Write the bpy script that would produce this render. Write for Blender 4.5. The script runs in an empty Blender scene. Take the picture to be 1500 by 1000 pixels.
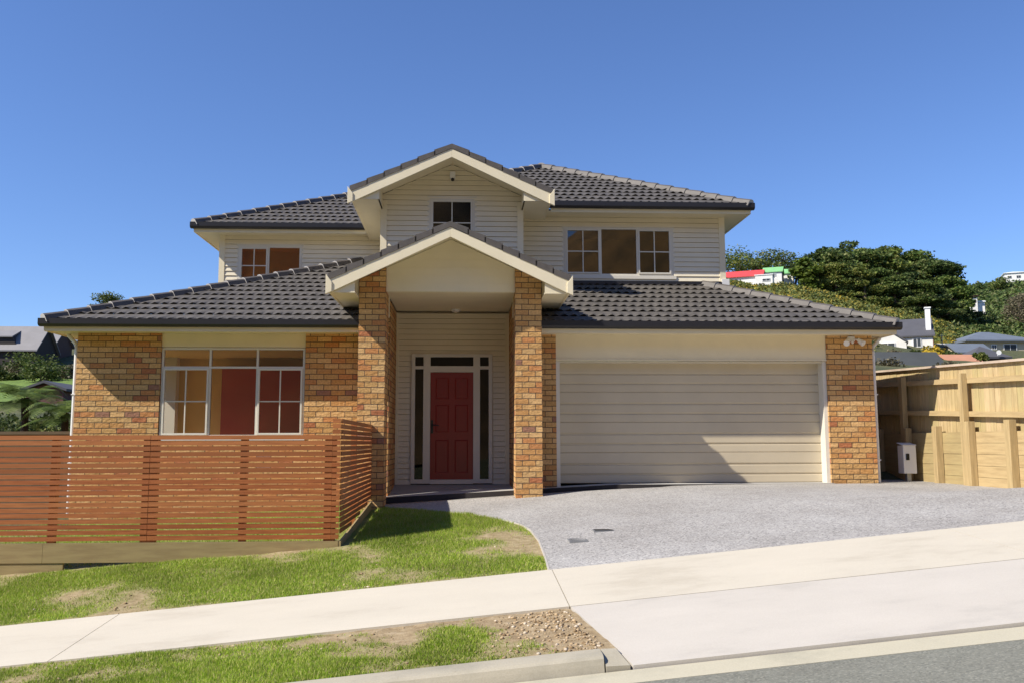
import bpy, math, random
import numpy as np
from mathutils import Vector, Matrix, noise
random.seed(7); rng = np.random.default_rng(7)
S = bpy.context.scene
C = S.collection
R = math.radians

# ------------------------------------------------------------------ camera
ZC = .74; F = 1300.; YAW = R(3.1); PIT = math.atan(148/1300.); ROLL = R(-.16)
cd = bpy.data.cameras.new('camera'); cam = bpy.data.objects.new('camera', cd); C.objects.link(cam)
CM = Matrix.Rotation(-YAW, 3, 'Z') @ Matrix.Rotation(math.pi/2+PIT, 3, 'X') @ Matrix.Rotation(ROLL, 3, 'Z')
cam.matrix_world = Matrix.Translation((0, 0, ZC)) @ CM.to_4x4()
cd.sensor_width = 36; cd.lens = F/1500*36; cd.clip_end = 3000; cd.clip_start = .05
S.camera = cam

def at(px, py, Y):
    """real-world point at distance Y (metres in front) seen in that direction"""
    d = CM @ Vector(((px-750)/F, -(py-500)/F, -1)); t = Y/d.y
    return Vector((d.x*t, Y, ZC+d.z*t))

# ------------------------------------------------------------------ materials
def newmat(name):
    m = bpy.data.materials.new(name); m.use_nodes = True
    nt = m.node_tree; p = nt.nodes['Principled BSDF']
    return m, nt, p
def N(nt, t, **k):
    n = nt.nodes.new(t)
    for a, b in k.items():
        if a.startswith('i_'): n.inputs[a[2:].replace('_', ' ')].default_value = b
        else: setattr(n, a, b)
    return n
def ramp(nt, stops, src, interp='LINEAR'):
    r = nt.nodes.new('ShaderNodeValToRGB'); r.color_ramp.interpolation = interp
    e = r.color_ramp.elements
    while len(e) < len(stops): e.new(.5)
    for i, (p, c) in enumerate(stops): e[i].position = p; e[i].color = (*c, 1)
    nt.links.new(src, r.inputs[0]); return r
def tex(nt, scale=(1, 1, 1), coord='Object'):
    tc = nt.nodes.new('ShaderNodeTexCoord'); mp = nt.nodes.new('ShaderNodeMapping'); mp.inputs['Scale'].default_value = scale
    nt.links.new(tc.outputs[coord], mp.inputs[0]); return mp.outputs[0]
def noi(nt, vec, s, d=4, r=.6):
    n = N(nt, 'ShaderNodeTexNoise', i_Scale=s, i_Detail=d, i_Roughness=r); nt.links.new(vec, n.inputs['Vector']); return n.outputs['Fac']
def bump(nt, p, src, st=.3, dist=.01):
    b = N(nt, 'ShaderNodeBump', i_Strength=st, i_Distance=dist); nt.links.new(src, b.inputs['Height']); nt.links.new(b.outputs[0], p.inputs['Normal']); return b
def mixc(nt, f, a, b, mode='MIX'):
    m = nt.nodes.new('ShaderNodeMix'); m.data_type = 'RGBA'; m.blend_type = mode
    for i, v in ((0, f), (6, a), (7, b)):
        if hasattr(v, 'is_output'): nt.links.new(v, m.inputs[i])
        elif i == 0: m.inputs[i].default_value = v
        else: m.inputs[i].default_value = (*v, 1)
    return m.outputs[2]
def simple(name, col, rough=.6, var=.12, ns=3., bst=0, spec=.5, metal=0, scale=(1, 1, 1)):
    m, nt, p = newmat(name)
    v = tex(nt, scale)
    f = noi(nt, v, ns, 6)
    c = ramp(nt, [(.3, tuple(x*(1-var) for x in col)), (.7, tuple(min(1, x*(1+var)) for x in col))], f)
    nt.links.new(c.outputs[0], p.inputs['Base Color'])
    p.inputs['Roughness'].default_value = rough; p.inputs['Specular IOR Level'].default_value = spec; p.inputs['Metallic'].default_value = metal
    if bst: bump(nt, p, noi(nt, v, ns*12, 3), bst, .004)
    return m
def brick_mat(name, bw=.256, rh=.0955):
    m, nt, p = newmat(name)
    uv = tex(nt, (1, 1, 1), 'UV')
    # a little waviness so the joints are not ruler straight
    nn = N(nt, 'ShaderNodeTexNoise', i_Scale=9., i_Detail=2.); nt.links.new(uv, nn.inputs['Vector'])
    sub = N(nt, 'ShaderNodeVectorMath', operation='SUBTRACT'); sub.inputs[1].default_value = (.5, .5, .5); nt.links.new(nn.outputs['Color'], sub.inputs[0])
    sc = N(nt, 'ShaderNodeVectorMath', operation='SCALE'); sc.inputs['Scale'].default_value = .008; nt.links.new(sub.outputs[0], sc.inputs[0])
    ad = N(nt, 'ShaderNodeVectorMath', operation='ADD'); nt.links.new(uv, ad.inputs[0]); nt.links.new(sc.outputs[0], ad.inputs[1])
    b = N(nt, 'ShaderNodeTexBrick', offset=.5, offset_frequency=2)
    b.inputs['Color1'].default_value = (0, 0, 0, 1); b.inputs['Color2'].default_value = (1, 1, 1, 1); b.inputs['Mortar'].default_value = (.5, .5, .5, 1)
    b.inputs['Scale'].default_value = 1; b.inputs['Brick Width'].default_value = bw; b.inputs['Row Height'].default_value = rh
    b.inputs['Mortar Size'].default_value = .0068; b.inputs['Mortar Smooth'].default_value = .25; b.inputs['Bias'].default_value = 0
    nt.links.new(ad.outputs[0], b.inputs['Vector'])
    cr = ramp(nt, [(0, (.70, .42, .165)), (.18, (.62, .33, .115)), (.34, (.76, .48, .21)), (.52, (.62, .37, .14)), (.66, (.66, .42, .18)), (.78, (.62, .28, .10)), (.90, (.64, .36, .14)), (.94, (.50, .19, .08)), (.975, (.38, .19, .12))], b.outputs['Color'], 'CONSTANT')
    f = noi(nt, uv, 30, 5)
    vr = ramp(nt, [(.3, (.78, .74, .70)), (.7, (1.12, 1.12, 1.1))], f)
    c1 = mixc(nt, 1., cr.outputs[0], vr.outputs[0], 'MULTIPLY')
    big = ramp(nt, [(.35, (.90, .88, .86)), (.65, (1, 1, 1))], noi(nt, uv, 1.3, 3)); c1 = mixc(nt, 1., c1, big.outputs[0], 'MULTIPLY')
    c2 = mixc(nt, b.outputs['Fac'], c1, (.13, .085, .05))
    nt.links.new(c2, p.inputs['Base Color']); p.inputs['Roughness'].default_value = .9
    inv = N(nt, 'ShaderNodeMath', operation='SUBTRACT'); inv.inputs[0].default_value = 1; nt.links.new(b.outputs['Fac'], inv.inputs[1])
    f2 = noi(nt, tex(nt, (1, 1.6, 1), 'UV'), 11, 5, .6)
    s2 = N(nt, 'ShaderNodeMath', operation='MULTIPLY_ADD'); nt.links.new(f2, s2.inputs[0]); s2.inputs[1].default_value = 1.5; nt.links.new(inv.outputs[0], s2.inputs[2])
    bump(nt, p, s2.outputs[0], .9, .014)
    return m
def leaf_mat(name, cols, trans=.3, rough=.6, objvar=0.):
    m, nt, p = newmat(name)
    g = nt.nodes.new('ShaderNodeNewGeometry')
    k = len(cols); r = ramp(nt, [(i/max(1, k-1), c) for i, c in enumerate(cols)], g.outputs['Random Per Island'])
    v = tex(nt); f = ramp(nt, [(.3, (.7, .7, .7)), (.7, (1.15, 1.15, 1.15))], noi(nt, v, .9, 3))
    c = mixc(nt, 1., r.outputs[0], f.outputs[0], 'MULTIPLY')
    oi = nt.nodes.new('ShaderNodeObjectInfo'); orr = ramp(nt, [(0, (.62, .72, .66)), (.35, (1, 1, 1)), (.7, (1.1, 1.2, .85)), (1, (1.5, 1.35, 1.0))], oi.outputs['Random']); c = mixc(nt, objvar, c, orr.outputs[0], 'MULTIPLY')
    nt.links.new(c, p.inputs['Base Color']); p.inputs['Roughness'].default_value = rough; p.inputs['Specular IOR Level'].default_value = .25
    t = nt.nodes.new('ShaderNodeBsdfTranslucent'); nt.links.new(c, t.inputs[0])
    mx = nt.nodes.new('ShaderNodeMixShader'); mx.inputs[0].default_value = trans
    nt.links.new(p.outputs[0], mx.inputs[1]); nt.links.new(t.outputs[0], mx.inputs[2])
    nt.links.new(mx.outputs[0], nt.nodes['Material Output'].inputs[0]); return m
def wood_mat(name, cols, sc=(1.2, 14, 14), rough=.65, bst=.25, isl=.8):
    m, nt, p = newmat(name)
    g = nt.nodes.new('ShaderNodeNewGeometry'); v = tex(nt, sc); f = noi(nt, v, 2.2, 6, .65)
    k = len(cols)
    mm = N(nt, 'ShaderNodeMath', operation='MULTIPLY_ADD'); mm.inputs[1].default_value = isl; nt.links.new(g.outputs['Random Per Island'], mm.inputs[0])
    s = N(nt, 'ShaderNodeMath', operation='MULTIPLY'); s.inputs[1].default_value = 1.25-isl; nt.links.new(f, s.inputs[0]); nt.links.new(s.outputs[0], mm.inputs[2])
    r = ramp(nt, [(i/(k-1), c) for i, c in enumerate(cols)], mm.outputs[0])
    f3 = ramp(nt, [(.35, (.75, .72, .7)), (.6, (1.05, 1.05, 1.05))], f)
    c = mixc(nt, .8, r.outputs[0], f3.outputs[0], 'MULTIPLY')
    nt.links.new(c, p.inputs['Base Color']); p.inputs['Roughness'].default_value = rough
    bump(nt, p, f, bst, .004); return m
def glass_mat(name, tint=(1, 1, 1), refl=1.5, tr=1.0):
    m, nt, p = newmat(name); nt.nodes.remove(p)
    tr_ = nt.nodes.new('ShaderNodeBsdfTransparent'); tr_.inputs[0].default_value = (*[x*tr for x in tint], 1)
    gl = nt.nodes.new('ShaderNodeBsdfGlossy'); gl.inputs['Roughness'].default_value = .01
    fr = nt.nodes.new('ShaderNodeFresnel'); fr.inputs[0].default_value = 1.55
    mu = N(nt, 'ShaderNodeMath', operation='MULTIPLY'); mu.inputs[1].default_value = refl; mu.use_clamp = True; nt.links.new(fr.outputs[0], mu.inputs[0])
    v = tex(nt); b = N(nt, 'ShaderNodeBump', i_Strength=.05, i_Distance=.02); nt.links.new(noi(nt, v, 1.2, 1), b.inputs['Height']); nt.links.new(b.outputs[0], gl.inputs['Normal'])
    mx = nt.nodes.new('ShaderNodeMixShader'); nt.links.new(mu.outputs[0], mx.inputs[0]); nt.links.new(tr_.outputs[0], mx.inputs[1]); nt.links.new(gl.outputs[0], mx.inputs[2])
    nt.links.new(mx.outputs[0], nt.nodes['Material Output'].inputs[0]); return m
def turf_mat(name):
    m, nt, p = newmat(name)
    at_ = N(nt, 'ShaderNodeAttribute', attribute_name='grass')
    v = tex(nt); f = noi(nt, v, 9, 8, .75); f2 = noi(nt, v, 60, 3)
    dirt = ramp(nt, [(.25, (.16, .105, .06)), (.5, (.36, .27, .16)), (.75, (.52, .42, .28))], f)
    grs = ramp(nt, [(.25, (.10, .13, .03)), (.55, (.20, .24, .06)), (.8, (.34, .32, .13))], f2)
    c = mixc(nt, at_.outputs['Fac'], dirt.outputs[0], grs.outputs[0])
    nt.links.new(c, p.inputs['Base Color']); p.inputs['Roughness'].default_value = .95; p.inputs['Specular IOR Level'].default_value = .1
    bump(nt, p, f, .8, .03); return m
def concrete_mat(name, col, stain, sc=(1, 1, 1), rough=.85):
    m, nt, p = newmat(name); v = tex(nt, sc)
    f = noi(nt, v, .8, 6, .65); f2 = noi(nt, v, 90, 4, .8)
    r = ramp(nt, [(.25, stain), (.46, col), (.75, tuple(min(1, x*1.08) for x in col))], f)
    g = ramp(nt, [(.3, (.86, .85, .83)), (.65, (1.03, 1.03, 1.03))], f2)
    c = mixc(nt, 1., r.outputs[0], g.outputs[0], 'MULTIPLY')
    sp = ramp(nt, [(.69, (1, 1, 1)), (.74, (.62, .56, .48))], noi(nt, v, 7, 8, .75)); c = mixc(nt, .6, c, sp.outputs[0], 'MULTIPLY')
    nt.links.new(c, p.inputs['Base Color']); p.inputs['Roughness'].default_value = rough; bump(nt, p, f2, .3, .004); return m
def aggregate_mat(name, cols, s=55, big=.5):
    m, nt, p = newmat(name); v = tex(nt)
    vo = N(nt, 'ShaderNodeTexVoronoi', i_Scale=float(s)); nt.links.new(v, vo.inputs['Vector'])
    sx = nt.nodes.new('ShaderNodeSeparateColor'); nt.links.new(vo.outputs['Color'], sx.inputs[0])
    r = ramp(nt, [(i/(len(cols)-1), c) for i, c in enumerate(cols)], sx.outputs[0])
    f = ramp(nt, [(.3, (.80, .78, .76)), (.7, (1.12, 1.12, 1.12))], noi(nt, v, big, 6, .7))
    c = mixc(nt, 1., r.outputs[0], f.outputs[0], 'MULTIPLY')
    nt.links.new(c, p.inputs['Base Color']); p.inputs['Roughness'].default_value = .85; bump(nt, p, noi(nt, v, 70, 3), .5, .006); return m

M = {}
M['brick'] = brick_mat('brick_tan_mix'); M['brickcol'] = brick_mat('brick_column', .23)
M['cream'] = simple('cream_paint', (.82, .73, .52), .55, .04, 2)
M['board'] = simple('weatherboard_paint', (.80, .72, .54), .5, .04, 2)
M['frame'] = simple('window_frame_cream', (.72, .68, .58), .4, .03, 2)
M['white'] = simple('white_paint', (.80, .79, .76), .4, .03, 2)
M['garage'] = simple('garage_door_beige', (.58, .50, .36), .45, .06, 1.2)
M['tile'] = simple('charcoal_tile', (.094, .084, .072), .66, .34, 4, .8)
M['cap'] = simple('ridge_tile', (.10, .088, .078), .6, .2, 6, .4)
M['capglint'] = simple('cap_end_glint', (.50, .48, .46), .5, .1, 6)  # pale cap ends: sun glint on the laps put into the colour
M['gutter'] = simple('dark_gutter', (.022, .022, .026), .35, .1, 2)
M['door'] = simple('red_door', (.27, .025, .022), .28, .06, 2)
M['black'] = simple('black_metal', (.012, .012, .012), .35, .1, 3)
M['glass'] = glass_mat('window_glass', (.95, .96, .95), 1.3)
M['glass2'] = glass_mat('upper_window_glass', (.8, .78, .75), 2.0)
M['glass3'] = glass_mat('entrance_glass', (.35, .35, .36), 1.0)
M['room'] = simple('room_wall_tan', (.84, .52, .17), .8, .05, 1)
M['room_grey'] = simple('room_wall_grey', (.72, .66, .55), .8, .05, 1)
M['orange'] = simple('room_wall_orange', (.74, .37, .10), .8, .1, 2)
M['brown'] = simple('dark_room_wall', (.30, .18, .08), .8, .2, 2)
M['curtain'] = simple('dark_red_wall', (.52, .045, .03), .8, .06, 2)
M['slat'] = wood_mat('stained_slats', [(.25, .062, .017), (.37, .11, .030), (.44, .16, .05), (.31, .10, .028)], (1.3, 20, 20), .5)
M['pine'] = wood_mat('treated_pine', [(.35, .26, .12), (.45, .335, .16), (.50, .37, .185), (.40, .31, .145)], (9, 9, .9), .75)
M['pineY'] = wood_mat('treated_pine_rails', [(.35, .26, .12), (.45, .335, .16), (.50, .37, .185), (.40, .31, .145)], (9, .8, 9), .75)
M['paling'] = wood_mat('pine_palings', [(.41, .305, .15), (.50, .385, .19), (.57, .435, .24), (.46, .375, .175)], (9, 9, 1.2), .75)
M['plinth'] = wood_mat('fence_plinth', [(.27, .20, .085), (.36, .26, .12), (.30, .24, .10)], (1, 9, 9), .75)
M['capwood'] = wood_mat('fence_cap_wood', [(.50, .39, .29), (.55, .45, .35)], (1, 1, 1), .7, .1)
M['oldfence'] = wood_mat('weathered_dark_boards', [(.10, .07, .04), (.16, .11, .06)], (1, 9, 9), .85)
M['turf'] = turf_mat('patchy_turf')
M['path'] = concrete_mat('footpath_concrete', (.565, .515, .415), (.46, .41, .32), (1, 2.2, 1))
M['crossing'] = concrete_mat('crossing_concrete', (.53, .49, .425), (.43, .40, .35), (1, 2, 1))
M['kerb'] = concrete_mat('kerb_concrete', (.42, .38, .29), (.28, .26, .20), (1, 1, 1))
M['channel'] = concrete_mat('channel_concrete', (.50, .46, .34), (.34, .32, .24), (1, 1, 1))
M['slab'] = concrete_mat('porch_slab', (.42, .41, .39), (.34, .33, .32))
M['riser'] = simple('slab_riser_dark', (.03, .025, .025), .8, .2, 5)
M['drive'] = aggregate_mat('exposed_aggregate', [(.17, .165, .155), (.33, .318, .30), (.42, .405, .38), (.30, .29, .275), (.54, .52, .48)], 60, .6)
M['asphalt'] = aggregate_mat('chip_seal', [(.13, .13, .105), (.205, .205, .165), (.175, .175, .14), (.27, .265, .215)], 80, .4)
M['stone'] = leaf_mat('soil_stone', [(.20, .13, .07), (.34, .24, .13), (.46, .34, .20), (.42, .31, .19), (.62, .54, .42)], 0, .9)
M['bark'] = simple('bark', (.16, .11, .075), .9, .3, 5, .5)
M['fernbark'] = simple('fern_trunk', (.055, .035, .025), .95, .3, 8, .6)
M['steel'] = simple('grey_metal', (.35, .36, .37), .4, .1, 5, 0, .5, .6)

# ------------------------------------------------------------------ mesh building
def tag(o, label=None, cat=None, group=None, kind=None):
    if label: o['label'] = label
    if cat: o['category'] = cat
    if group: o['group'] = group
    if kind: o['kind'] = kind
    return o
def thing(name, loc, label, cat, group=None, rz=0):
    o = bpy.data.objects.new(name, None); C.objects.link(o); o.location = loc; o.rotation_euler[2] = rz
    o.empty_display_size = .2
    return tag(o, label, cat, group)
BASE = {}
class MB:
    uo = 0.
    def __init__(s): s.v = []; s.f = []; s.m = []; s.cur = 0
    def add(s, vs, fs):
        n = len(s.v); s.v += [tuple(map(float, p)) for p in vs]; s.f += [tuple(i+n for i in f) for f in fs]; s.m += [s.cur]*len(fs)
    def box(s, x0, x1, y0, y1, z0, z1):
        s.add([(x0, y0, z0), (x1, y0, z0), (x1, y1, z0), (x0, y1, z0), (x0, y0, z1), (x1, y0, z1), (x1, y1, z1), (x0, y1, z1)],
              [(0, 3, 2, 1), (4, 5, 6, 7), (0, 1, 5, 4), (1, 2, 6, 5), (2, 3, 7, 6), (3, 0, 4, 7)])
    def hexa(s, p):   # 8 points: bottom 4, top 4
        s.add(p, [(0, 3, 2, 1), (4, 5, 6, 7), (0, 1, 5, 4), (1, 2, 6, 5), (2, 3, 7, 6), (3, 0, 4, 7)])
    def quad(s, a, b, c, d): s.add([a, b, c, d], [(0, 1, 2, 3)])
    def poly(s, pts): s.add(pts, [tuple(range(len(pts)))])
    def prism(s, pts, d):   # planar polygon extruded by vector d
        n = len(pts); d = Vector(d); q = [Vector(p) for p in pts]; s.add(q+[p+d for p in q], [tuple(range(n)), tuple(range(2*n-1, n-1, -1))]+[(i, i+n, (i+1) % n+n, (i+1) % n) for i in range(n)])
    def bar(s, a, b, w, h=None, up=(0, 0, 1)):
        a = Vector(a); b = Vector(b); h = h or w; d = (b-a).normalized(); u = Vector(up)
        if abs(d.dot(u)) > .98: u = Vector((0, 1, 0))
        x = d.cross(u).normalized()*w/2; y = x.cross(d).normalized()*h/2
        s.hexa([a-x-y, a+x-y, b+x-y, b-x-y, a-x+y, a+x+y, b+x+y, b-x+y])
    def tube(s, pts, rad, n=8):
        pts = [Vector(p) for p in pts]; rings = []
        rad = rad if isinstance(rad, (list, tuple)) else [rad]*len(pts)
        base = len(s.v)
        for i, p in enumerate(pts):
            d = (pts[min(i+1, len(pts)-1)]-pts[max(i-1, 0)]).normalized(); u = Vector((0, 0, 1)) if abs(d.z) < .9 else Vector((1, 0, 0))
            x = d.cross(u).normalized(); y = x.cross(d)
            for k in range(n):
                a = 2*math.pi*k/n; s.v.append(tuple(p+x*math.cos(a)*rad[i]+y*math.sin(a)*rad[i]))
        fs = []
        for i in range(len(pts)-1):
            for k in range(n):
                a = base+i*n+k; b = base+i*n+(k+1) % n; fs.append((a, b, b+n, a+n))
        fs.append(tuple(base+k for k in range(n))[::-1]); fs.append(tuple(base+(len(pts)-1)*n+k for k in range(n)))
        s.f += fs; s.m += [s.cur]*len(fs)
    def build(s, name, mat, parent=None, loc=None, smooth=False, local=False, bev=0):
        """verts are world coordinates unless local; a part shares the origin of its thing"""
        off = Vector((0, 0, 0))
        if parent is not None and not local: off = BASE.get(parent.name, parent.location.copy())
        elif loc is not None and not local: off = Vector(loc)
        vs = [(x-off.x, y-off.y, z-off.z) for x, y, z in s.v]
        me = bpy.data.meshes.new(name); me.from_pydata(vs, [], s.f)
        mats = mat if isinstance(mat, list) else [mat]
        for m in mats: me.materials.append(m)
        if len(mats) > 1: me.polygons.foreach_set('material_index', s.m)
        uvl = me.uv_layers.new(name='UVMap')
        for p in me.polygons:
            n = p.normal; ax = max(range(3), key=lambda i: abs(n[i]))
            for li in p.loop_indices:
                v = s.v[me.loops[li].vertex_index]
                uvl.data[li].uv = (v[1]+3.07, v[2]+5) if ax == 0 else ((v[0]+20.04+s.uo, v[2]+5) if ax == 1 else (v[0], v[1]))
        if smooth: me.shade_smooth()
        o = bpy.data.objects.new(name, me); C.objects.link(o)
        if bev:
            b = o.modifiers.new('bevel', 'BEVEL'); b.width = bev; b.segments = 2; b.limit_method = 'ANGLE'; b.angle_limit = R(50)
        if parent is not None: o.parent = parent; BASE[o.name] = off
        elif loc is not None: o.location = loc
        return o
def fast_mesh(name, V, Fc, mat, parent=None, loc=None, attr=None, smooth=False):
    """numpy verts (n,3), faces (m,k)"""
    V = np.asarray(V, np.float32); Fc = np.asarray(Fc, np.int32); me = bpy.data.meshes.new(name); k = Fc.shape[1]
    me.vertices.add(len(V)); me.vertices.foreach_set('co', V.ravel())
    me.loops.add(Fc.size); me.loops.foreach_set('vertex_index', Fc.ravel())
    me.polygons.add(len(Fc)); me.polygons.foreach_set('loop_start', np.arange(0, Fc.size, k, dtype=np.int32)); me.polygons.foreach_set('loop_total', np.full(len(Fc), k, np.int32))
    me.materials.append(mat); me.update(calc_edges=True)
    if attr is not None:
        a = me.attributes.new('grass', 'FLOAT', 'POINT'); a.data.foreach_set('value', np.asarray(attr, np.float32).ravel())
    if smooth: me.shade_smooth()
    o = bpy.data.objects.new(name, me); C.objects.link(o)
    if parent is not None: o.parent = parent
    if loc is not None: o.location = loc
    return o
def grid_mesh(name, xs, ys, zf, mat, smooth=True, attr=None):
    X, Y = np.meshgrid(xs, ys); V = np.zeros((X.size, 3)); V[:, 0] = X.ravel(); V[:, 1] = Y.ravel()
    V[:, 2] = [zf(a, b) for a, b in zip(V[:, 0], V[:, 1])]
    nx, ny = len(xs), len(ys); i = np.arange(nx-1)[None, :]+np.arange(ny-1)[:, None]*nx; i = i.ravel()
    A = None if attr is None else [attr(a, b) for a, b in zip(V[:, 0], V[:, 1])]
    return fast_mesh(name, V, np.stack([i, i+1, i+1+nx, i+nx], 1), mat, smooth=smooth, attr=A)

# ------------------------------------------------------------------ terrain
def smin(a, b, k=.12):
    h = max(k-abs(a-b), 0)/k; return min(a, b)-h*h*k*.25
ROWS = [(6.0, -.755, .09), (7.6, -.705, .09), (9.1, -.61, .09), (11.4, -.43, .075), (15.3, -.25, .07), (15.8, -.2, .06)]
def gz(X, Y):
    Xc = max(-25, min(25, X))
    if Y <= 6: r = ROWS[0][1:]
    elif Y >= 15.8: r = ROWS[-1][1:]
    else:
        for a, b in zip(ROWS, ROWS[1:]):
            if a[0] <= Y <= b[0]:
                t = (Y-a[0])/(b[0]-a[0]); r = (a[1]+(b[1]-a[1])*t, a[2]+(b[2]-a[2])*t); break
    z = r[0]+r[1]*Xc; c = max(0, min(1, (Y-9.1)/3))
    return smin(z, 1.5*(1-c), .12)
def nz(x, y, s=1., o=0): return noise.noise(Vector((x*s+o, y*s-o, o*.37)))
COLP = [-600, 0, 110, 300, 700, 1057, 1150, 1200, 1300, 1400, 1440, 1500, 1800, 2300]
COLU = [math.tan(YAW+math.atan((x-750)/F)) for x in COLP]
TAB = [(20, [-1, -.4, -.3, -.1, 0, .3, .4, .5, .8, .9, .9, .9, 1, 1]),
       (30, [0, .6, .8, 1.2, 2, 2.2, 2.2, 2.2, 2.3, 2.3, 2.3, 2.3, 2.3, 2]),
       (45, [2, 2.7, 2.9, 3.3, 4, 4.2, 4.2, 4.2, 4.2, 4.2, 4.2, 4.2, 4, 4]),
       (60, [3.5, 4.3, 4.5, 5, 6, 6.6, 6.6, 6.6, 6.3, 6.1, 6, 6, 6, 6]),
       (80, [6.5, 7.4, 7.8, 8.5, 11, 12, 11.5, 11.0, 9.8, 9.2, 8.9, 8.9, 8.5, 8]),
       (105, [10, 11.9, 12.3, 13, 16, 17.8, 17.3, 16.7, 14.5, 12.7, 12.4, 12.3, 12, 11]),
       (130, [14, 16.6, 17, 17.3, 21.5, 25, 24.6, 23.1, 20.3, 17.5, 16.5, 16, 17, 18]),
       (180, [14, 15, 15, 15, 20, 23, 23.5, 23.5, 23.5, 25, 26, 27.5, 32, 36]),
       (300, [14, 15, 15, 15, 22, 36, 40, 50, 52, 53.4, 54.2, 55.5, 62, 70]),
       (460, [10, 10, 10, 10, 20, 30, 34, 36, 38, 38, 38, 38, 44, 50]),
       (900, [0]*14)]
def lerp_tab(u, vals):
    if u <= COLU[0]: return vals[0]
    if u >= COLU[-1]: return vals[-1]
    for i in range(len(COLU)-1):
        if u <= COLU[i+1]:
            t = (u-COLU[i])/(COLU[i+1]-COLU[i]); return vals[i]+(vals[i+1]-vals[i])*t
def farz(X, Y):
    Y = max(Y, 20); u = X/Y
    for a, b in zip(TAB, TAB[1:]):
        if Y <= b[0]:
            t = (Y-a[0])/(b[0]-a[0]); z = lerp_tab(u, a[1])*(1-t)+lerp_tab(u, b[1])*t; break
    else: z = 0
    if Y > 40: z += nz(X, Y, .08, 3)*min(1.2, (Y-40)*.02)
    return z
def groundz(X, Y):
    if Y <= 16.5: z = gz(X, Y) if Y > 5.7 else -.86+.09*max(-25, min(25, X))
    elif Y >= 20: z = farz(X, Y)
    else:
        t = (Y-16.5)/3.5; z = gz(X, Y)*(1-t)+farz(X*20/Y, 20)*t
    return z
def axis(lo, hi, fine0, fine1, st, grow=1.18):
    a = list(np.arange(fine0, fine1+1e-6, st)); s = st
    while a[-1] < hi: s *= grow; a.append(a[-1]+s)
    s = st
    while a[0] > lo: s *= grow; a.insert(0, a[0]-s)
    return a
def ground_mat():
    m, nt, p = newmat('ground_grass_and_scrub'); v = tex(nt)
    f = noi(nt, v, .25, 8, .7); f2 = noi(nt, v, 3, 5, .7)
    r = ramp(nt, [(.3, (.045, .055, .02)), (.5, (.09, .10, .035)), (.62, (.13, .125, .05)), (.75, (.20, .155, .075))], f)
    c = mixc(nt, .5, r.outputs[0], ramp(nt, [(.3, (.5, .5, .5)), (.7, (1.3, 1.3, 1.3))], f2).outputs[0], 'MULTIPLY')
    nt.links.new(c, p.inputs['Base Color']); p.inputs['Roughness'].default_value = .95; bump(nt, p, f2, .8, .3); return m
xs = axis(-700, 700, -14, 14, .7, 1.1); ys = axis(-700, 1500, 4, 22, .5, 1.07)
def gsheet(x, y):
    z = groundz(x, y)
    if 5 < y < 21 and -14 < x < 14: z -= .12
    return z-(.05 if y < 22 else 0)
tag(grid_mesh('ground', xs, ys, gsheet, ground_mat()), kind='structure')

m, nt, p = newmat('slope_lawn'); v = tex(nt)
rr_ = ramp(nt, [(.3, (.07, .12, .02)), (.55, (.14, .22, .035)), (.75, (.24, .30, .06))], noi(nt, v, 1.2, 7, .7)); nt.links.new(rr_.outputs[0], p.inputs['Base Color']); p.inputs['Roughness'].default_value = 1; bump(nt, p, noi(nt, v, 9, 4), .8, .1)
tag(grid_mesh('slope_lawn', list(np.arange(-34, -14, .5)), list(np.arange(46, 67, .5)), lambda x, y: farz(x, y)+.08, m), kind='structure')
# hill across the street, behind the camera (it is what the upper windows mirror)
def back_hill(x, y):
    t = max(0, min(1, (-y-40)/90)); t = t*t*(3-2*t)
    h = 58+5*nz(x, 0, .03, 5)-23*math.exp(-((x-13)/16)**2)
    return -1+t*h + nz(x, y, .06, 9)*2.*t
m, nt, p = newmat('dry_hill_scrub'); v = tex(nt)
r = ramp(nt, [(.3, (.055, .04, .015)), (.5, (.17, .10, .034)), (.7, (.27, .15, .05))], noi(nt, v, .12, 9, .7)); nt.links.new(r.outputs[0], p.inputs['Base Color']); p.inputs['Roughness'].default_value = 1
tag(grid_mesh('hill', list(np.arange(-260, 261, 6)), list(np.arange(-230, -38, 5)), back_hill, m), kind='structure')

# ------------------------------------------------------------------ turf
EDGE = [(9.08, .85), (9.75, .87), (10.67, .885), (11.5, .84), (12.0, .76), (12.44, .62), (13.0, .40), (13.6, .11), (14.27, -.42), (15.0, -1.05), (15.38, -1.38), (15.75, -1.72)]
def edgex(Y):
    if Y <= EDGE[0][0]: return EDGE[0][1]
    for a, b in zip(EDGE, EDGE[1:]):
        if Y <= b[0]: return a[1]+(b[1]-a[1])*(Y-a[0])/(b[0]-a[0])
    return EDGE[-1][1]
def gmask_lawn(x, y):
    n = .46+1.0*nz(x, y, .75, 11)+.55*nz(x, y, 2.1, 4)+.3*nz(x, y, 6, 2)
    n += .12
    if y < 9.3: n -= (9.3-y)*2.2
    if y > 12.2: n += .35
    d = edgex(y)-x
    if d < .3 and y < 12.5: n -= (.3-d)*.5
    band = abs(y-10.5)           # bare strip through the middle of the new lawn
    n += -.16*max(0, 1-band/.6)+.10
    return max(.12, min(1, .5+(n-.34)*1.1))
def gmask_verge(x, y):
    n = .44+.9*nz(x, y, .9, 21)+.5*nz(x, y, 2.6, 14)+.3*nz(x, y, 7, 2)
    if x > .05: n -= (x-.05)*3.0*(.5+.7*(y-6.2))
    if y > 7.25: n -= (y-7.25)*.7
    if y < 6.7: n += .18
    return max(.02, min(1, .5+(n-.34)*1.15))
def lawnz(x, y): return gz(x, y)-.012+.012*nz(x, y, 3, 1)+.006*nz(x, y, 9, 2)
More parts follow.
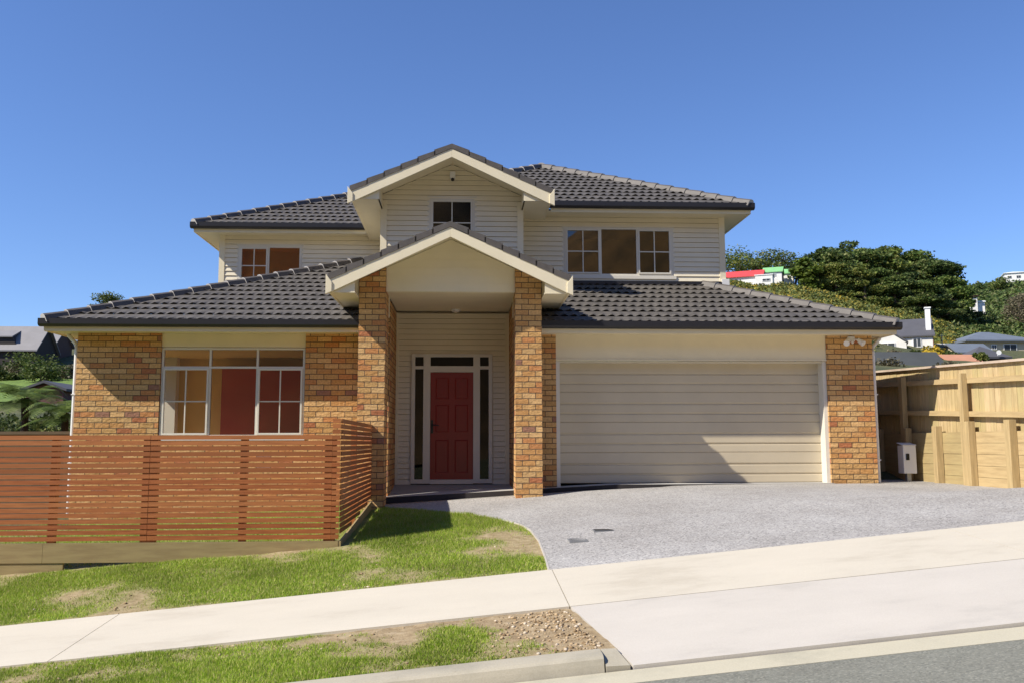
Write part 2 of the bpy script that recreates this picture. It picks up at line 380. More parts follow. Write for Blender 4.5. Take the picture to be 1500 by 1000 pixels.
def turf(name, xs, ys, zf, mf, left=None, right=None):
    nx, ny = len(xs), len(ys); V = []; A = []
    for y in ys:
        r = right(y); l = xs[0]
        for k in range(nx):
            x = l+(r-l)*k/(nx-1); V.append((x, y, zf(x, y))); A.append(mf(x, y))
    i = (np.arange(nx-1)[None, :]+np.arange(ny-1)[:, None]*nx).ravel()
    return fast_mesh(name, V, np.stack([i, i+1, i+1+nx, i+nx], 1), M['turf'], smooth=True, attr=A)
tag(turf('lawn', list(np.linspace(-9, 1, 180)), list(np.linspace(9.1, 15.75, 110)), lawnz, gmask_lawn, right=lambda y: edgex(y)), kind='structure')
tag(turf('verge', list(np.linspace(-9, 1, 200)), list(np.linspace(6.24, 7.6, 34)), lawnz, gmask_verge, right=lambda y: 1.09-.2*(y-6.0)/1.6), kind='structure')
tag(turf('side_garden', list(np.linspace(-16, -9, 40)), list(np.linspace(9.1, 18, 40)), lambda x, y: lawnz(x, y), gmask_lawn, right=lambda y: -9), kind='structure')
M['blade'] = leaf_mat('grass_blade', [(.17, .28, .018), (.27, .42, .025), (.36, .50, .04), (.48, .50, .12), (.58, .50, .24)], .3, .7)
def blades(name, n, x0, x1, y0, y1, mf, ok, hmin, hmax, label):
    P = rng.uniform((x0, y0), (x1, y1), (n, 2)); keep = []
    for x, y in P:
        if ok(x, y):
            g = mf(x, y)
            if g*g > rng.random()*.9: keep.append((x, y, lawnz(x, y), .35+.65*g))
    K = np.array(keep); n = len(K); a = rng.uniform(0, 6.283, n); h = rng.uniform(hmin, hmax, n)*K[:, 3]; w = rng.uniform(.0025, .0045, n)
    d = np.stack([np.cos(a), np.sin(a), np.zeros(n)], 1); b = rng.uniform(0, 6.283, n); ln = rng.uniform(.1, .9, n)*h
    tip = K[:, :3]+np.stack([np.cos(b)*ln, np.sin(b)*ln, h], 1)
    V = np.stack([K[:, :3]-d*w[:, None], K[:, :3]+d*w[:, None], tip], 1).reshape(-1, 3)
    return tag(fast_mesh(name, V, np.arange(n*3).reshape(-1, 3), M['blade']), label, 'grass', kind='stuff')
def ok_lawn(x, y):
    if x > edgex(y)-.01: return False
    if 11.42 < y < 11.62 and x < -1.45: return False
    if -1.66 < x < -1.44 and y > 11.4: return False
    return True
blades('grass', 150000, -7.2, .88, 9.12, 11.46, gmask_lawn, ok_lawn, .018, .045, 'short patchy grass between the slatted fence and the footpath')
blades('grass', 60000, -1.45, .8, 11.46, 15.6, gmask_lawn, ok_lawn, .03, .06, 'lusher grass in the corner beside the driveway')
blades('grass', 50000, -9, -1.66, 11.66, 15.9, lambda x, y: .9, lambda x, y: True, .03, .06, 'grass growing behind the slatted fence')
blades('grass', 150000, -4.9, 1.0, 6.26, 7.58, gmask_verge, lambda x, y: x < 1.06-.2*(y-6)/1.6, .015, .04, 'thin sprouting grass on the verge along the kerb')
def stones(name, n, f, rmin, rmax, mat, label, cat):
    V = []; Fs = []
    ico = [(0, 0, 1), (.9, 0, .3), (.28, .85, .3), (-.73, .53, .3), (-.73, -.53, .3), (.28, -.85, .3), (.6, .5, -.5), (-.6, .5, -.5), (0, -.8, -.5)]
    fc = [(0, 1, 2), (0, 2, 3), (0, 3, 4), (0, 4, 5), (0, 5, 1), (1, 6, 2), (2, 6, 7), (2, 7, 3), (3, 7, 4), (4, 7, 8), (4, 8, 5), (5, 8, 1), (1, 8, 6), (6, 8, 7)]
    for _ in range(n):
        x, y = f(); r = rmin+(rmax-rmin)*random.random()**5; z = lawnz(x, y)+r*.15; b = len(V); a = random.uniform(0, 6.28); ca, sa = math.cos(a), math.sin(a)
        for p in ico:
            k = r*random.uniform(.55, 1.35); V.append((x+(p[0]*ca-p[1]*sa)*k, y+(p[0]*sa+p[1]*ca)*k, z+p[2]*k*.65))
        Fs += [tuple(i+b for i in q) for q in fc]
    return tag(fast_mesh(name, V, Fs, mat), label, cat, kind='stuff')
def soilpt():
    while True:
        y = random.uniform(6.27, 7.57); x = 1.05-.2*(y-6)/1.6-abs(random.gauss(0, .33))-.02
        if random.random() < 1.05+x*.4: return x, y
stones('soil_clods', 1500, soilpt, .003, .022, M['stone'], 'loose stones and clods on the bare end of the verge', 'stones')
stones('soil_clods', 700, lambda: (random.uniform(-5, .5), random.uniform(6.27, 7.55)), .004, .022, M['stone'], 'small stones scattered through the verge grass', 'stones')
stones('soil_clods', 900, lambda: (lambda y: (random.uniform(-7, edgex(y)-.05), y))(9.14+abs(random.gauss(0, .75))), .004, .02, M['stone'], 'small stones on the thin lawn beside the footpath', 'stones')

# ------------------------------------------------------------------ paths, kerb, road, driveway
def strip(mb, x0, x1, y0, y1, z0f, z1f, th=.1, nx=1):
    for k in range(nx):
        a = x0+(x1-x0)*k/nx; b = x0+(x1-x0)*(k+1)/nx
        mb.hexa([(a, y0, z0f(a)-th), (b, y0, z0f(b)-th), (b, y1, z1f(b)-th), (a, y1, z1f(a)-th), (a, y0, z0f(a)), (b, y0, z0f(b)), (b, y1, z1f(b)), (a, y1, z1f(a))])
mb = MB(); J = [-15, -11.2, -7.3, -3.35, .89, 5.0, 9, 13, 17]
for a, b in zip(J, J[1:]): strip(mb, a+.004, b-.004, 7.6, 9.1, lambda x: -.700+.09*x, lambda x: -.605+.09*x)
tag(mb.build('footpath', M['path']), kind='structure')
mb = MB()
pts = [(.90, 7.594), (17, 7.594), (17, 6.0), (1.12, 6.0)]
zz = lambda x, y: (-.703 if y > 7 else -.818)+.09*x
top = [(x, y, zz(x, y)) for x, y in pts]; mb.hexa([(x, y, z-.1) for x, y, z in (top[3], top[2], top[1], top[0])]+[top[3], top[2], top[1], top[0]])
tag(mb.build('driveway_crossing', M['crossing']), kind='structure')
# kerb: profile swept along the street, sloping with it
mb = MB(); prof = [(6.24, -.95), (6.24, -.745), (6.20, -.742), (6.10, -.744), (6.06, -.750), (6.035, -.765), (6.02, -.80), (6.0, -.86), (6.0, -.95)]
def sweep(mb, prof, x0, x1, n, sl=.09):
    k = len(prof); b = len(mb.v)
    for i in range(n+1):
        x = x0+(x1-x0)*i/n
        for y, z in prof: mb.v.append((x, y, z+sl*x))
    fs = [(b+i*k+j, b+i*k+(j+1) % k, b+(i+1)*k+(j+1) % k, b+(i+1)*k+j) for i in range(n) for j in range(k)]
    fs += [tuple(b+j for j in range(k)), tuple(b+n*k+j for j in range(k))[::-1]]
    mb.f += fs; mb.m += [mb.cur]*len(fs)
for a, b in ((-15, -8.2), (-8.19, -3.6), (-3.59, .93)): sweep(mb, prof, a, b, 6)
mb.hexa([(.94, 6.0, -.80), (1.10, 6.0, -.80), (1.05, 6.24, -.80), (.94, 6.24, -.80), (.94, 6.0, -.722), (1.10, 6.0, -.716), (1.045, 6.24, -.66), (.94, 6.24, -.664)])
tag(mb.build('kerb', M['kerb'], bev=0), kind='structure')
mb = MB(); strip(mb, -15, 17, 5.70, 5.985, lambda x: -.846+.09*x, lambda x: -.842+.09*x, .1, 8)
tag(mb.build('channel', M['channel']), kind='structure')
def roadz(x, y):
    return -.848+.09*max(-25, min(25, x))+.02*(5.7-y if y > 1.5 else 4.2-(1.5-y))
tag(grid_mesh('road', list(np.linspace(-40, 40, 81)), list(np.linspace(-3, 5.695, 12)), roadz, M['asphalt']), kind='structure')
# driveway
V = []; Fs = []; ysd = [9.104]+list(np.linspace(9.6, 15.75, 26))+[15.77, 16.5, 18, 20, 23]; nx = 40
for y in ysd:
    l = edgex(y)+.016 if y <= 15.76 else 7.56
    for k in range(nx):
        x = l+(9.4-l)*k/(nx-1)
        V.append((x, y, gz(x, y)+(-.02 if y > 15 and x < 3.5 else 0)*(1 if y > 15.6 else 0)))
ny = len(ysd); i = (np.arange(nx-1)[None, :]+np.arange(ny-1)[:, None]*nx).ravel(); Fs = np.stack([i, i+1, i+1+nx, i+nx], 1)
o = fast_mesh('driveway', V, Fs, M['drive'], smooth=True); tag(o, kind='structure')
mb = MB()
for y0 in np.arange(15.70, 15.96, .05): pass
if 0: mb.quad((7.56, 15.74, gz(7.56, 15.74)), (9.4, 15.74, gz(9.4, 15.74)), (9.4, 15.92, 0), (7.56, 15.92, 0))
for a, b in zip(EDGE, EDGE[1:]):
    n = 4
    for k in range(n):
        y0 = a[0]+(b[0]-a[0])*k/n; y1 = a[0]+(b[0]-a[0])*(k+1)/n; x0 = edgex(y0); x1 = edgex(y1)
        if y1 > 15.6: continue
        mb.cur = 1
        mb.hexa([(x0, y0, gz(x0, y0)-.1), (x0+.018, y0, gz(x0, y0)-.1), (x1+.018, y1, gz(x1, y1)-.1), (x1, y1, gz(x1, y1)-.1), (x0, y0, gz(x0, y0)+.008), (x0+.018, y0, gz(x0, y0)+.006), (x1+.018, y1, gz(x1, y1)+.006), (x1, y1, gz(x1, y1)+.008)])
tag(mb.build('driveway_edging', [M['drive'], M['crossing']]), kind='structure')

# ------------------------------------------------------------------ THE HOUSE
house = thing('house', (0, 16, 0), 'two storey brick and cream weatherboard house with dark tiled hip roofs and gabled porch', 'house')
def part(name, mb, mat, parent=house, **k): return mb.build(name, mat, parent, **k)
XL, XR, YF = -6.83, 7.56, 16.0
# brick walls (openings left out)
mb = MB(); T = .13
def wallx(mb, x0, x1, y, z0, z1, holes=(), th=T):
    cur = x0
    for hx0, hx1, hz0, hz1 in sorted(holes):
        if hx0 > cur: mb.box(cur, hx0, y, y+th, z0, z1)
        if hz0 > z0: mb.box(hx0, hx1, y, y+th, z0, hz0)
        if hz1 < z1: mb.box(hx0, hx1, y, y+th, hz1, z1)
        cur = hx1
    if cur < x1: mb.box(cur, x1, y, y+th, z0, z1)
wallx(mb, XL, -1.345, YF, -.7, 2.71, [(-5.38, -2.84, .84, 2.71)])
mb.box(XL, XL+T, YF+T, 16.9, -1.2, 2.71); mb.box(XL, XL+T, 18.9, 27.9, -1.2, 2.71); mb.box(XL, XL+T, 16.9, 18.9, -1.2, .9); mb.box(XL, XL+T, 16.9, 18.9, 2.3, 2.71)
mb.box(-1.475, -1.345, YF+T, 17.6, -.3, 3.30)
part('brick_wall', mb, M['brick'])
mb = MB()
mb.box(.893, 1.665, YF, YF+T, -.3, 2.70); mb.box(.893, .893+T, YF+T, 17.6, -.3, 3.30)
mb.box(6.69, XR, YF, YF+T, -.3, 2.71); mb.box(XR-T, XR, YF+T, 27.9, -.3, 2.71)
mb.box(6.69, 6.69+.1, YF+T, YF+.3, 0, 2.22); mb.box(1.56, 1.665, YF+T, YF+.3, -.1, 2.22)
part('brick_wall', mb, M['brick'])
mb = MB(); mb.box(XL+T, XR-T, 27.77, 27.9, -.5, 2.71); part('rear_wall', mb, M['brick'])
# porch columns
for x0 in (-1.81, .88):
    mb = MB(); zt = lambda x: 4.28-.46*abs(x+.235)
    a, b = x0, x0+.46
    mb.hexa([(a, 15.2, -.6), (b, 15.2, -.6), (b, 15.76, -.6), (a, 15.76, -.6), (a, 15.2, zt(a)-.02), (b, 15.2, zt(b)-.02), (b, 15.76, zt(b)-.02), (a, 15.76, zt(a)-.02)])
    mb.uo = -.0598 if x0 < 0 else .0099
    part('porch_column', mb, M['brickcol'])
# cream panels over window and garage
mb = MB(); mb.box(-5.378, -2.842, YF+.03, YF+.11, 2.45, 2.71); part('lintel_panel', mb, M['cream'])
mb = MB(); mb.box(1.667, 6.688, YF+.02, YF+.12, 2.24, 2.71); mb.box(1.667, 6.688, YF+.0, YF+.02, 2.225, 2.25); part('lintel_panel', mb, M['cream'])
# weatherboard walls
def boards_x(mb, y, z0, z1, span, holes=(), p=.105, out=.03):
    z = z0
    while z < z1-1e-4:
        zt = min(z+p, z1); s0 = span(z); s1 = span(zt)
        cuts = sorted([h for h in holes if h[2] < z+p*.5 < h[3]]); segs = []; c = None; cur = s0[0]
        xa = [s0[0]]; 
        for h in cuts: xa += [h[0], h[1]]
        xa.append(s0[1])
        for k in range(0, len(xa), 2):
            a, b = xa[k], xa[k+1]; at_, bt = a, b
            if k == 0: at_ = s1[0]
            if k == len(xa)-2: bt = s1[1]
            if b-a < .01 : continue
            bt = max(bt, at_)
            g = .006
            mb.quad((a, y-out, z), (b, y-out, z), (bt, y-.010, zt-g), (at_, y-.010, zt-g))
            mb.quad((a, y+.03, z), (b, y+.03, z), (b, y-out, z), (a, y-out, z)); mb.quad((at_, y-.010, zt-g), (bt, y-.010, zt-g), (bt, y+.03, zt-g), (at_, y+.03, zt-g))
            mb.quad((a, y+.03, z), (b, y+.03, z), (bt, y+.03, zt), (at_, y+.03, zt))
        z += p
def boards_y(mb, x, z0, z1, y0, y1, sgn, p=.105, out=.03):
    z = z0
    while z < z1-1e-4:
        zt = min(z+p, z1)
        mb.quad((x+sgn*out, y0, z), (x+sgn*out, y1, z), (x+sgn*.003, y1, zt), (x+sgn*.003, y0, zt)); mb.quad((x, y0, z), (x, y1, z), (x+sgn*out, y1, z), (x+sgn*out, y0, z))
        z += p
# porch back wall
mb = MB(); boards_x(mb, 17.6, -.06, 3.32, lambda z: (-1.345, .893), [(-1.04, .56, -.1, 2.49)]); part('weatherboard_wall', mb, M['board'])
# upper gable wall (front face of the stair tower)
GC = -.25
def gab(z): h = 1.40 if z < 5.71 else max(.01, 1.40-(z-5.71)/.455); return (GC-h, GC+h)
mb = MB(); boards_x(mb, 17.55, 3.6, 6.37, gab, [(-.71, .20, 4.7, 5.64)])
boards_y(mb, 1.15, 3.6, 5.6, 17.55, 18.3, 1); boards_y(mb, -1.65, 3.6, 5.6, 17.55, 20.35, -1)
part('weatherboard_wall', mb, M['board'])
mb = MB(); boards_x(mb, 18.3, 3.9, 5.56, lambda z: (1.15, 5.5), [(2.08, 4.42, 4.2, 5.27)]); boards_y(mb, 5.5, 3.6, 5.56, 18.3, 27.5, 1)
part('weatherboard_wall', mb, M['board'])
mb = MB(); boards_x(mb, 20.35, 3.5, 5.56, lambda z: (-5.58, -1.65), [(-5.19, -3.74, 4.3, 5.26)]); boards_y(mb, -5.58, 3.4, 5.56, 20.35, 20.7, -1); boards_y(mb, -5.58, 3.4, 5.56, 22.0, 27.5, -1); boards_y(mb, -5.58, 3.4, 4.2, 20.7, 22.0, -1); boards_y(mb, -5.58, 5.2, 5.56, 20.7, 22.0, -1)  # opening in the unseen left side added to brighten the orange room
part('weatherboard_wall', mb, M['board'])
mb = MB(); mb.box(-5.58, 5.5, 27.5, 27.52, 3.4, 5.56); part('weatherboard_wall', mb, M['board'])
# corner boards
mb = MB()
for x, y, sg in ((-1.65, 17.55, 1), (1.15, 17.55, -1), (5.5, 18.3, -1), (-5.58, 20.35, 1)):
    a, b = (x-.034, x+.09) if sg > 0 else (x-.09, x+.034)
    mb.box(a, b, y-.038, y-.001, 3.7, 5.58)
    if sg > 0: mb.box(x-.036, x-.030, y-.036, y+.09, 3.7, 5.58)
    else: mb.box(x+.030, x+.036, y-.036, y+.09, 3.7, 5.58)
    part('corner_board', mb, M['cream']); mb = MB()
mb.box(.82, .892, 17.56, 17.6, -.06, 3.3); part('corner_board', mb, M['cream']); mb = MB(); mb.box(-1.344, -1.30, 17.56, 17.6, -.06, 3.3); part('corner_board', mb, M['cream'])
# flashing block at the foot of the upper right corner
mb = MB(); mb.box(5.44, 5.60, 18.24, 18.4, 3.92, 4.16); part('corner_block', mb, M['white'])
mb = MB(); mb.box(1.18, 5.43, 18.235, 18.262, 3.95, 4.10); part('flashing', mb, M['gutter'])

# ---------- tiled roofs
def unit(v): v = Vector(v); return v/v.length
def tile_plane(mb, O, U, V, slope, vlen, left, right, us=.0285, wave=.171, course=.335):
    """O origin on eave, U unit along eave, V unit horizontal up-slope direction"""
    O = Vector(O); U = unit(U); V = unit(V); up = Vector((0, 0, 1)); n = (up-V*slope).normalized()
    nc = int(math.ceil(vlen/course))
    for c in range(nc):
        v0 = c*course; v1 = min(vlen, v0+course); sh = (c % 2)*.5+.13*math.sin(c*2.3)
        l0, l1, r0, r1 = left(v0), left(v1), right(v0), right(v1)
        lo, hi = min(l0, l1), max(r0, r1)
        k0, k1 = int(math.floor(lo/us)), int(math.ceil(hi/us))
        b = len(mb.v); cnt = 0
        for k in range(k0, k1+1):
            u = k*us; ph = (u/wave+sh) % 1.0
            w = (ph/.62) if ph < .62 else (1-ph)/.38       # lopsided roll
            w = w*w*(3-2*w); h0 = .008+.040*w; h1 = .005
            vv = v0-.012*w
            for (v, h, vc) in ((v0+.07, -.012, v0), (vv, h0, v0), (v0+.32*(v1-v0), .012+.012*w, v0+.32*(v1-v0)), (v1, h1, v1)):
                uu = max(left(vc), min(right(vc), u)); p = O+U*uu+V*v+up*(v*slope)+n*h; mb.v.append(tuple(p))
            cnt += 1
        for k in range(cnt-1):
            a = b+k*4
            for j in range(3):
                q = (a+j, a+4+j, a+5+j, a+1+j)
                pa, pb = Vector(mb.v[q[0]]), Vector(mb.v[q[1]]); pc, pd = Vector(mb.v[q[2]]), Vector(mb.v[q[3]])
                if (pa-pb).length < 1e-5 and (pc-pd).length < 1e-5: continue
                mb.f.append(q); mb.m.append(mb.cur)
def caps(mb, A, B, seg=.40, w=.115, h=.058, endslot=1):
    A = Vector(A); B = Vector(B); L = (B-A).length; n = max(1, round(L/seg)); d = (B-A)/L
    side = d.cross(Vector((0, 0, 1))).normalized(); up = side.cross(d).normalized()
    for i in range(n):
        a = A+d*(L*i/n-.025); b = A+d*(L*(i+1)/n)
        ring = []
        for p, k, z in ((a, 1.10, .020), (b, .93, .002)):
            ring.append([p+side*(s*w*k)+up*(hh*h*k+z) for s, hh in ((-1, -1.35), (-.72, .45), (-.32, .93), (.32, .93), (.72, .45), (1, -1.35))])
        base = len(mb.v)
        for r_ in ring: mb.v += [tuple(q) for q in r_]
        fs = [(base+j, base+j+1, base+7+j, base+6+j) for j in range(5)]+[tuple(base+j for j in range(6)), tuple(base+6+j for j in range(6))[::-1]]
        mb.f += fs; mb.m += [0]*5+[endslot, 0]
EX0, EX1, EY, EZ = -7.24, 7.84, 15.53, 2.86
sl = .425
mb = MB()
tile_plane(mb, (EX0, EY, EZ), (1, 0, 0), (0, 1, 0), sl, 4.9, lambda v: v, lambda v: -1.36-EX0)
tile_plane(mb, (EX0, 20.35, EZ), (0, -1, 0), (1, 0, 0), sl, 4.9, lambda v: (-7 if v < 1.7 else 0), lambda v: 20.35-EY-v, us=.05)
part('tiled_roof', mb, M['tile'])
mb = MB()
tile_plane(mb, (EX0, EY, EZ), (1, 0, 0), (0, 1, 0), sl, 2.86, lambda v: .905-EX0, lambda v: EX1-EX0-v)
tile_plane(mb, (EX1, EY, EZ), (0, 1, 0), (-1, 0, 0), sl, 2.86, lambda v: v, lambda v: (12.3 if v < 2.4 else 2.86), us=.05)
part('tiled_roof', mb, M['tile'])
mb = MB()
caps(mb, (EX0+.02, EY+.02, EZ+.03), (EX0+4.88, EY+4.88, EZ+sl*4.88+.03)); part('hip_capping', mb, [M['cap'], M['capglint']])
mb = MB()
caps(mb, (EX1-.02, EY+.02, EZ+.03), (EX1-2.86, EY+2.86, EZ+sl*2.86+.03))
part('hip_capping', mb, [M['cap'], M['capglint']])
# upper roof
uz, us_ = 5.66, .50
mb = MB()
tile_plane(mb, (-2.1, 17.8, uz), (1, 0, 0), (0, 1, 0), us_, 4.04, lambda v: v, lambda v: 8.08-v)
tile_plane(mb, (5.98, 17.8, uz), (0, 1, 0), (-1, 0, 0), us_, 4.04, lambda v: v, lambda v: 10.18-v, us=.06)
tile_plane(mb, (-2.1, 19.9, uz), (0, -1, 0), (1, 0, 0), us_, 4.04, lambda v: -v, lambda v: 2.1-v, us=.06)
tile_plane(mb, (-6.1, 19.9, uz), (1, 0, 0), (0, 1, 0), us_, 4.04, lambda v: v, lambda v: 4.0+v)
tile_plane(mb, (-6.1, 27.98, uz), (0, -1, 0), (1, 0, 0), us_, 4.04, lambda v: v, lambda v: 8.08-v, us=.06)
tile_plane(mb, (5.98, 27.98, uz), (-1, 0, 0), (0, -1, 0), us_, 4.04, lambda v: v, lambda v: 12.08-v, us=.06)
part('tiled_roof', mb, M['tile'])
mb = MB(); zr = uz+us_*4.04+.03
caps(mb, (5.96, 17.82, uz+.03), (1.94, 21.84, zr)); caps(mb, (-2.08, 17.82, uz+.03), (1.94, 21.84, zr)); caps(mb, (1.94, 21.84, zr), (1.94, 23.94, zr))
caps(mb, (-6.08, 19.92, uz+.03), (-2.06, 23.94, zr)); caps(mb, (-2.06, 23.94, zr), (1.94, 23.94, zr))
caps(mb, (-6.08, 27.96, uz+.03), (-2.06, 23.94, zr)); caps(mb, (5.96, 27.96, uz+.03), (1.94, 23.94, zr))
part('hip_capping', mb, [M['cap'], M['capglint']])
# lower rear lean-to roof closing the back
mb = MB(); tile_plane(mb, (EX1, 28.3, EZ), (-1, 0, 0), (0, -1, 0), sl, .9, lambda v: v, lambda v: 15.08-v, us=.1); part('tiled_roof', mb, M['tile'])

def gable_roof(xc, half, ye, yb_fn, ze, sl, yback, name='gable'):
    """gable with ridge along Y: eave z ze at x=xc+-half, front at ye"""
    mb = MB()
    zr = ze+sl*half
    tile_plane(mb, (xc-half, ye, ze), (0, 1, 0), (1, 0, 0), sl, half, lambda v: 0, lambda v: yb_fn(v)-ye)
    tile_plane(mb, (xc+half, ye, ze), (0, 1, 0), (-1, 0, 0), sl, half, lambda v: 0, lambda v: yb_fn(v)-ye)
    part('tiled_roof', mb, M['tile'])
    mb = MB()
    caps(mb, (xc, ye+.16, zr-.005), (xc, yback, zr-.005), w=.09, h=.035, endslot=0)
    # verge tiles turned over the barge, stepped
    for sg in (-1, 1):
        n = 6 if half < 2.0 else 7
        for i in range(n):
            t0 = i/n; t1 = (i+1)/n
            x0 = xc+sg*half*(1-t0)+ (sg*.02 if i == 0 else sg*.02); x1 = xc+sg*half*(1-t1)
            za = ze+sl*half*t0; zb = ze+sl*half*t1
            lift0, lift1 = .055, .035
            pts = [(x0, ye-.012, za-.058), (x0, ye-.012, za+lift0), (x1, ye-.012, zb+lift1), (x1, ye-.012, zb-.058)]
            if sg < 0: pts = pts[::-1]
            mb.prism(pts, (0, .18, 0))
    part('verge_capping', mb, [M['cap'], M['capglint']])
    # barge boards with square returned ends
    mb = MB()
    for sg in (-1, 1):
        xe = xc+sg*(half+.055)
        ztop = lambda x: ze+sl*(half-abs(x-xc))-.06
        w = .17
        pts = [(xc, ye, ztop(xc)), (xe, ye, ztop(xe)+.02), (xe, ye, ztop(xe)-.20), (xe-sg*.09, ye, ztop(xe)-.17), (xc, ye, ztop(xc)-w)]
        if sg > 0: pts = pts[::-1]
        mb.prism(pts, (0, .035, 0))
        pts = [(xe, ye-.02, ztop(xe)+.13), (xe, ye-.02, ztop(xe)-.21), (xe-sg*.10, ye-.02, ztop(xe)-.165), (xe-sg*.10, ye-.02, ztop(xe)-.01)]
        if sg > 0: pts = pts[::-1]
        mb.prism(pts, (0, .06, 0))
    part('bargeboard', mb, M['cream'], bev=.004)
# upper gable over the stair
gable_roof(GC, 1.94, 16.75, lambda v: 17.8+max(0, (v*.455-.07)/.5), 5.59, .455, 19.6)
# porch gable: runs back to the tower wall
def pb(v): z = 3.475+.46*v; return min(17.55, EY+max(0, (z-EZ))/sl)
gable_roof(-.235, 2.0, 14.62, lambda v: pb(v) if v < .9 else 17.53, 3.475, .46, 17.52)
# gable soffits and side fascias
mb = MB()
for sg in (-1, 1):
    # sloping raking soffit of upper gable
    x0 = GC+sg*1.94; za = 5.59-.10; zb = 5.59+.455*1.94-.10
    pts = [(x0, 16.78, za), (GC, 16.78, zb), (GC, 17.55, zb), (x0, 17.55, za)]
    mb.prism(pts, (0, 0, -.02))
    xw = 1.40
    mb.box(min(GC+sg*xw, x0), max(GC+sg*xw, x0), 16.81, 18.3 if sg > 0 else 20.35, 5.40, 5.42)
    mb.box(min(x0, x0-sg*.03), max(x0, x0-sg*.03), 16.785, 17.85 if sg > 0 else 19.9, 5.39, 5.57)
    pts = [(x0, 16.80, 5.40), (GC+sg*xw, 16.80, 5.40), (GC+sg*xw, 16.80, za+.455*.54-.02), (x0, 16.80, za-.02)]; mb.prism(pts, (0, .02, 0))
    pts = [(GC+sg*xw, 16.82, 5.40), (GC+sg*xw, 17.54, 5.40), (GC+sg*xw, 17.54, za+.455*.54-.02), (GC+sg*xw, 16.82, za+.455*.54-.02)]; mb.prism(pts, (sg*.02, 0, 0))
part('soffit', mb, M['cream'])
mb = MB()
for sg in (-1, 1):
    c = -.235; x0 = c+sg*2.0; za = 3.475-.10; zb = 3.475+.46*2.0-.10
    pts = [(x0, 14.65, za), (c, 14.65, zb), (c, 15.34, zb), (x0, 15.34, za)]; mb.prism(pts, (0, 0, -.02))
    xq = c+sg*1.10; zq = za+.46*.90
    pts = [(x0, 14.80, 3.21), (xq, 14.80, 3.21), (xq, 14.80, zq), (x0, 14.80, za)]
    if 0: mb.prism(pts, (0, .02, 0))
    xk = c+sg*1.585
    pts = [(x0, 15.22, 3.235), (xk, 15.22, 3.235), (xk, 15.22, za+.46*.415-.015), (x0, 15.22, za-.015)]; mb.prism(pts, (0, .02, 0))
    pts = [(x0, 14.665, 3.235), (xk, 14.665, 3.235), (xk, 14.665, za+.46*.415-.015), (x0, 14.665, za-.015)]; mb.prism(pts, (0, .02, 0))
    xi = c+sg*1.58
    mb.box(min(xi, x0), max(xi, x0), 14.66, 16.6, 3.215, 3.234)
    mb.box(min(x0, x0-sg*.03), max(x0, x0-sg*.03), 14.66, 16.6, 3.20, 3.40)
    mb.box(c+sg*1.13-.02 if sg > 0 else c-1.58, c+1.58 if sg > 0 else c-1.11, 15.77, 15.99, 2.98, 3.45)
part('soffit', mb, M['cream'])
# porch gable infill + ceiling
mb = MB()
c = -.235; xh = 1.118
zg = lambda x: 3.475+.46*(2.0-abs(x-c))-.13
mb.prism([(c-xh, 15.26, 3.34), (c+xh, 15.26, 3.34), (c+xh, 15.26, zg(c+xh)), (c, 15.26, zg(c)), (c-xh, 15.26, zg(c-xh))], (0, .06, 0))
for k in range(1, 7):    # fine board joints
    z = 3.34+.14*k; h = min(xh, 2.0-(z+.13-3.475)/.46)
    mb.box(c-h+.01, c+h-.01, 15.257, 15.26, z, z+.006)
part('gable_panel', mb, M['cream'])
mb = MB(); mb.box(-1.345+.001, .892, 15.32, 17.58, 3.335, 3.36); part('porch_ceiling', mb, M['cream'])
# ---------- gutters, fascia, soffits
GP = [(0, .02), (0, -.075), (.02, -.10), (.05, -.115), (.11, -.115), (.11, .0)]   # (depth, z) quad gutter profile
def gutter_x(mb, x0, x1, y, z):
    pts = [(x0, y+d, z+h) for d, h in GP]; mb.prism(pts, (x1-x0, 0, 0))
def gutter_y(mb, y0, y1, x, z, sg):
    pts = [(x-sg*d, y0, z+h) for d, h in GP]; mb.prism(pts, (0, y1-y0, 0))
mb = MB()
gutter_x(mb, EX0-.06, -1.36, EY-.05, EZ+.0); gutter_y(mb, EY+.065, 28.3, EX0-.06, EZ, -1); part('gutter', mb, M['gutter']); mb = MB()
gutter_x(mb, .905, EX1+.06, EY-.05, EZ+.0); gutter_y(mb, EY+.065, 28.3, EX1+.06, EZ, 1)
part('gutter', mb, M['gutter'])
mb = MB()
gutter_x(mb, 1.75, 6.04, 17.75, uz); gutter_y(mb, 17.865, 28, 6.04, uz, 1); part('gutter', mb, M['gutter']); mb = MB()
gutter_x(mb, -6.16, -2.2, 19.85, uz); gutter_y(mb, 19.965, 28, -6.16, uz, -1)
part('gutter', mb, M['gutter'])
mb = MB()
mb.box(EX0, -1.36, EY+.061, EY+.085, EZ-.19, EZ-.03); mb.box(.905, EX1, EY+.061, EY+.085, EZ-.19, EZ-.03)
mb.box(EX0+.0, EX0+.025, EY+.086, 28.2, EZ-.19, EZ-.03); mb.box(EX1-.025, EX1, EY+.086, 28.2, EZ-.19, EZ-.03)
mb.box(1.78, 5.98, 17.861, 17.885, uz-.19, uz-.03); mb.box(5.955, 5.98, 17.886, 27.9, uz-.19, uz-.03)
mb.box(-6.1, -2.24, 19.961, 19.985, uz-.19, uz-.03); mb.box(-6.1, -6.075, 19.986, 27.9, uz-.19, uz-.03)
part('fascia', mb, M['cream'])
mb = MB()
mb.box(EX0+.026, -1.36, EY+.086, YF+.02, EZ-.17, EZ-.155); mb.box(.905, EX1-.026, EY+.086, YF+.02, EZ-.17, EZ-.155)
mb.box(EX0+.026, XL, YF+.021, 28, EZ-.17, EZ-.155); mb.box(XR, EX1-.026, YF+.021, 28, EZ-.17, EZ-.155)
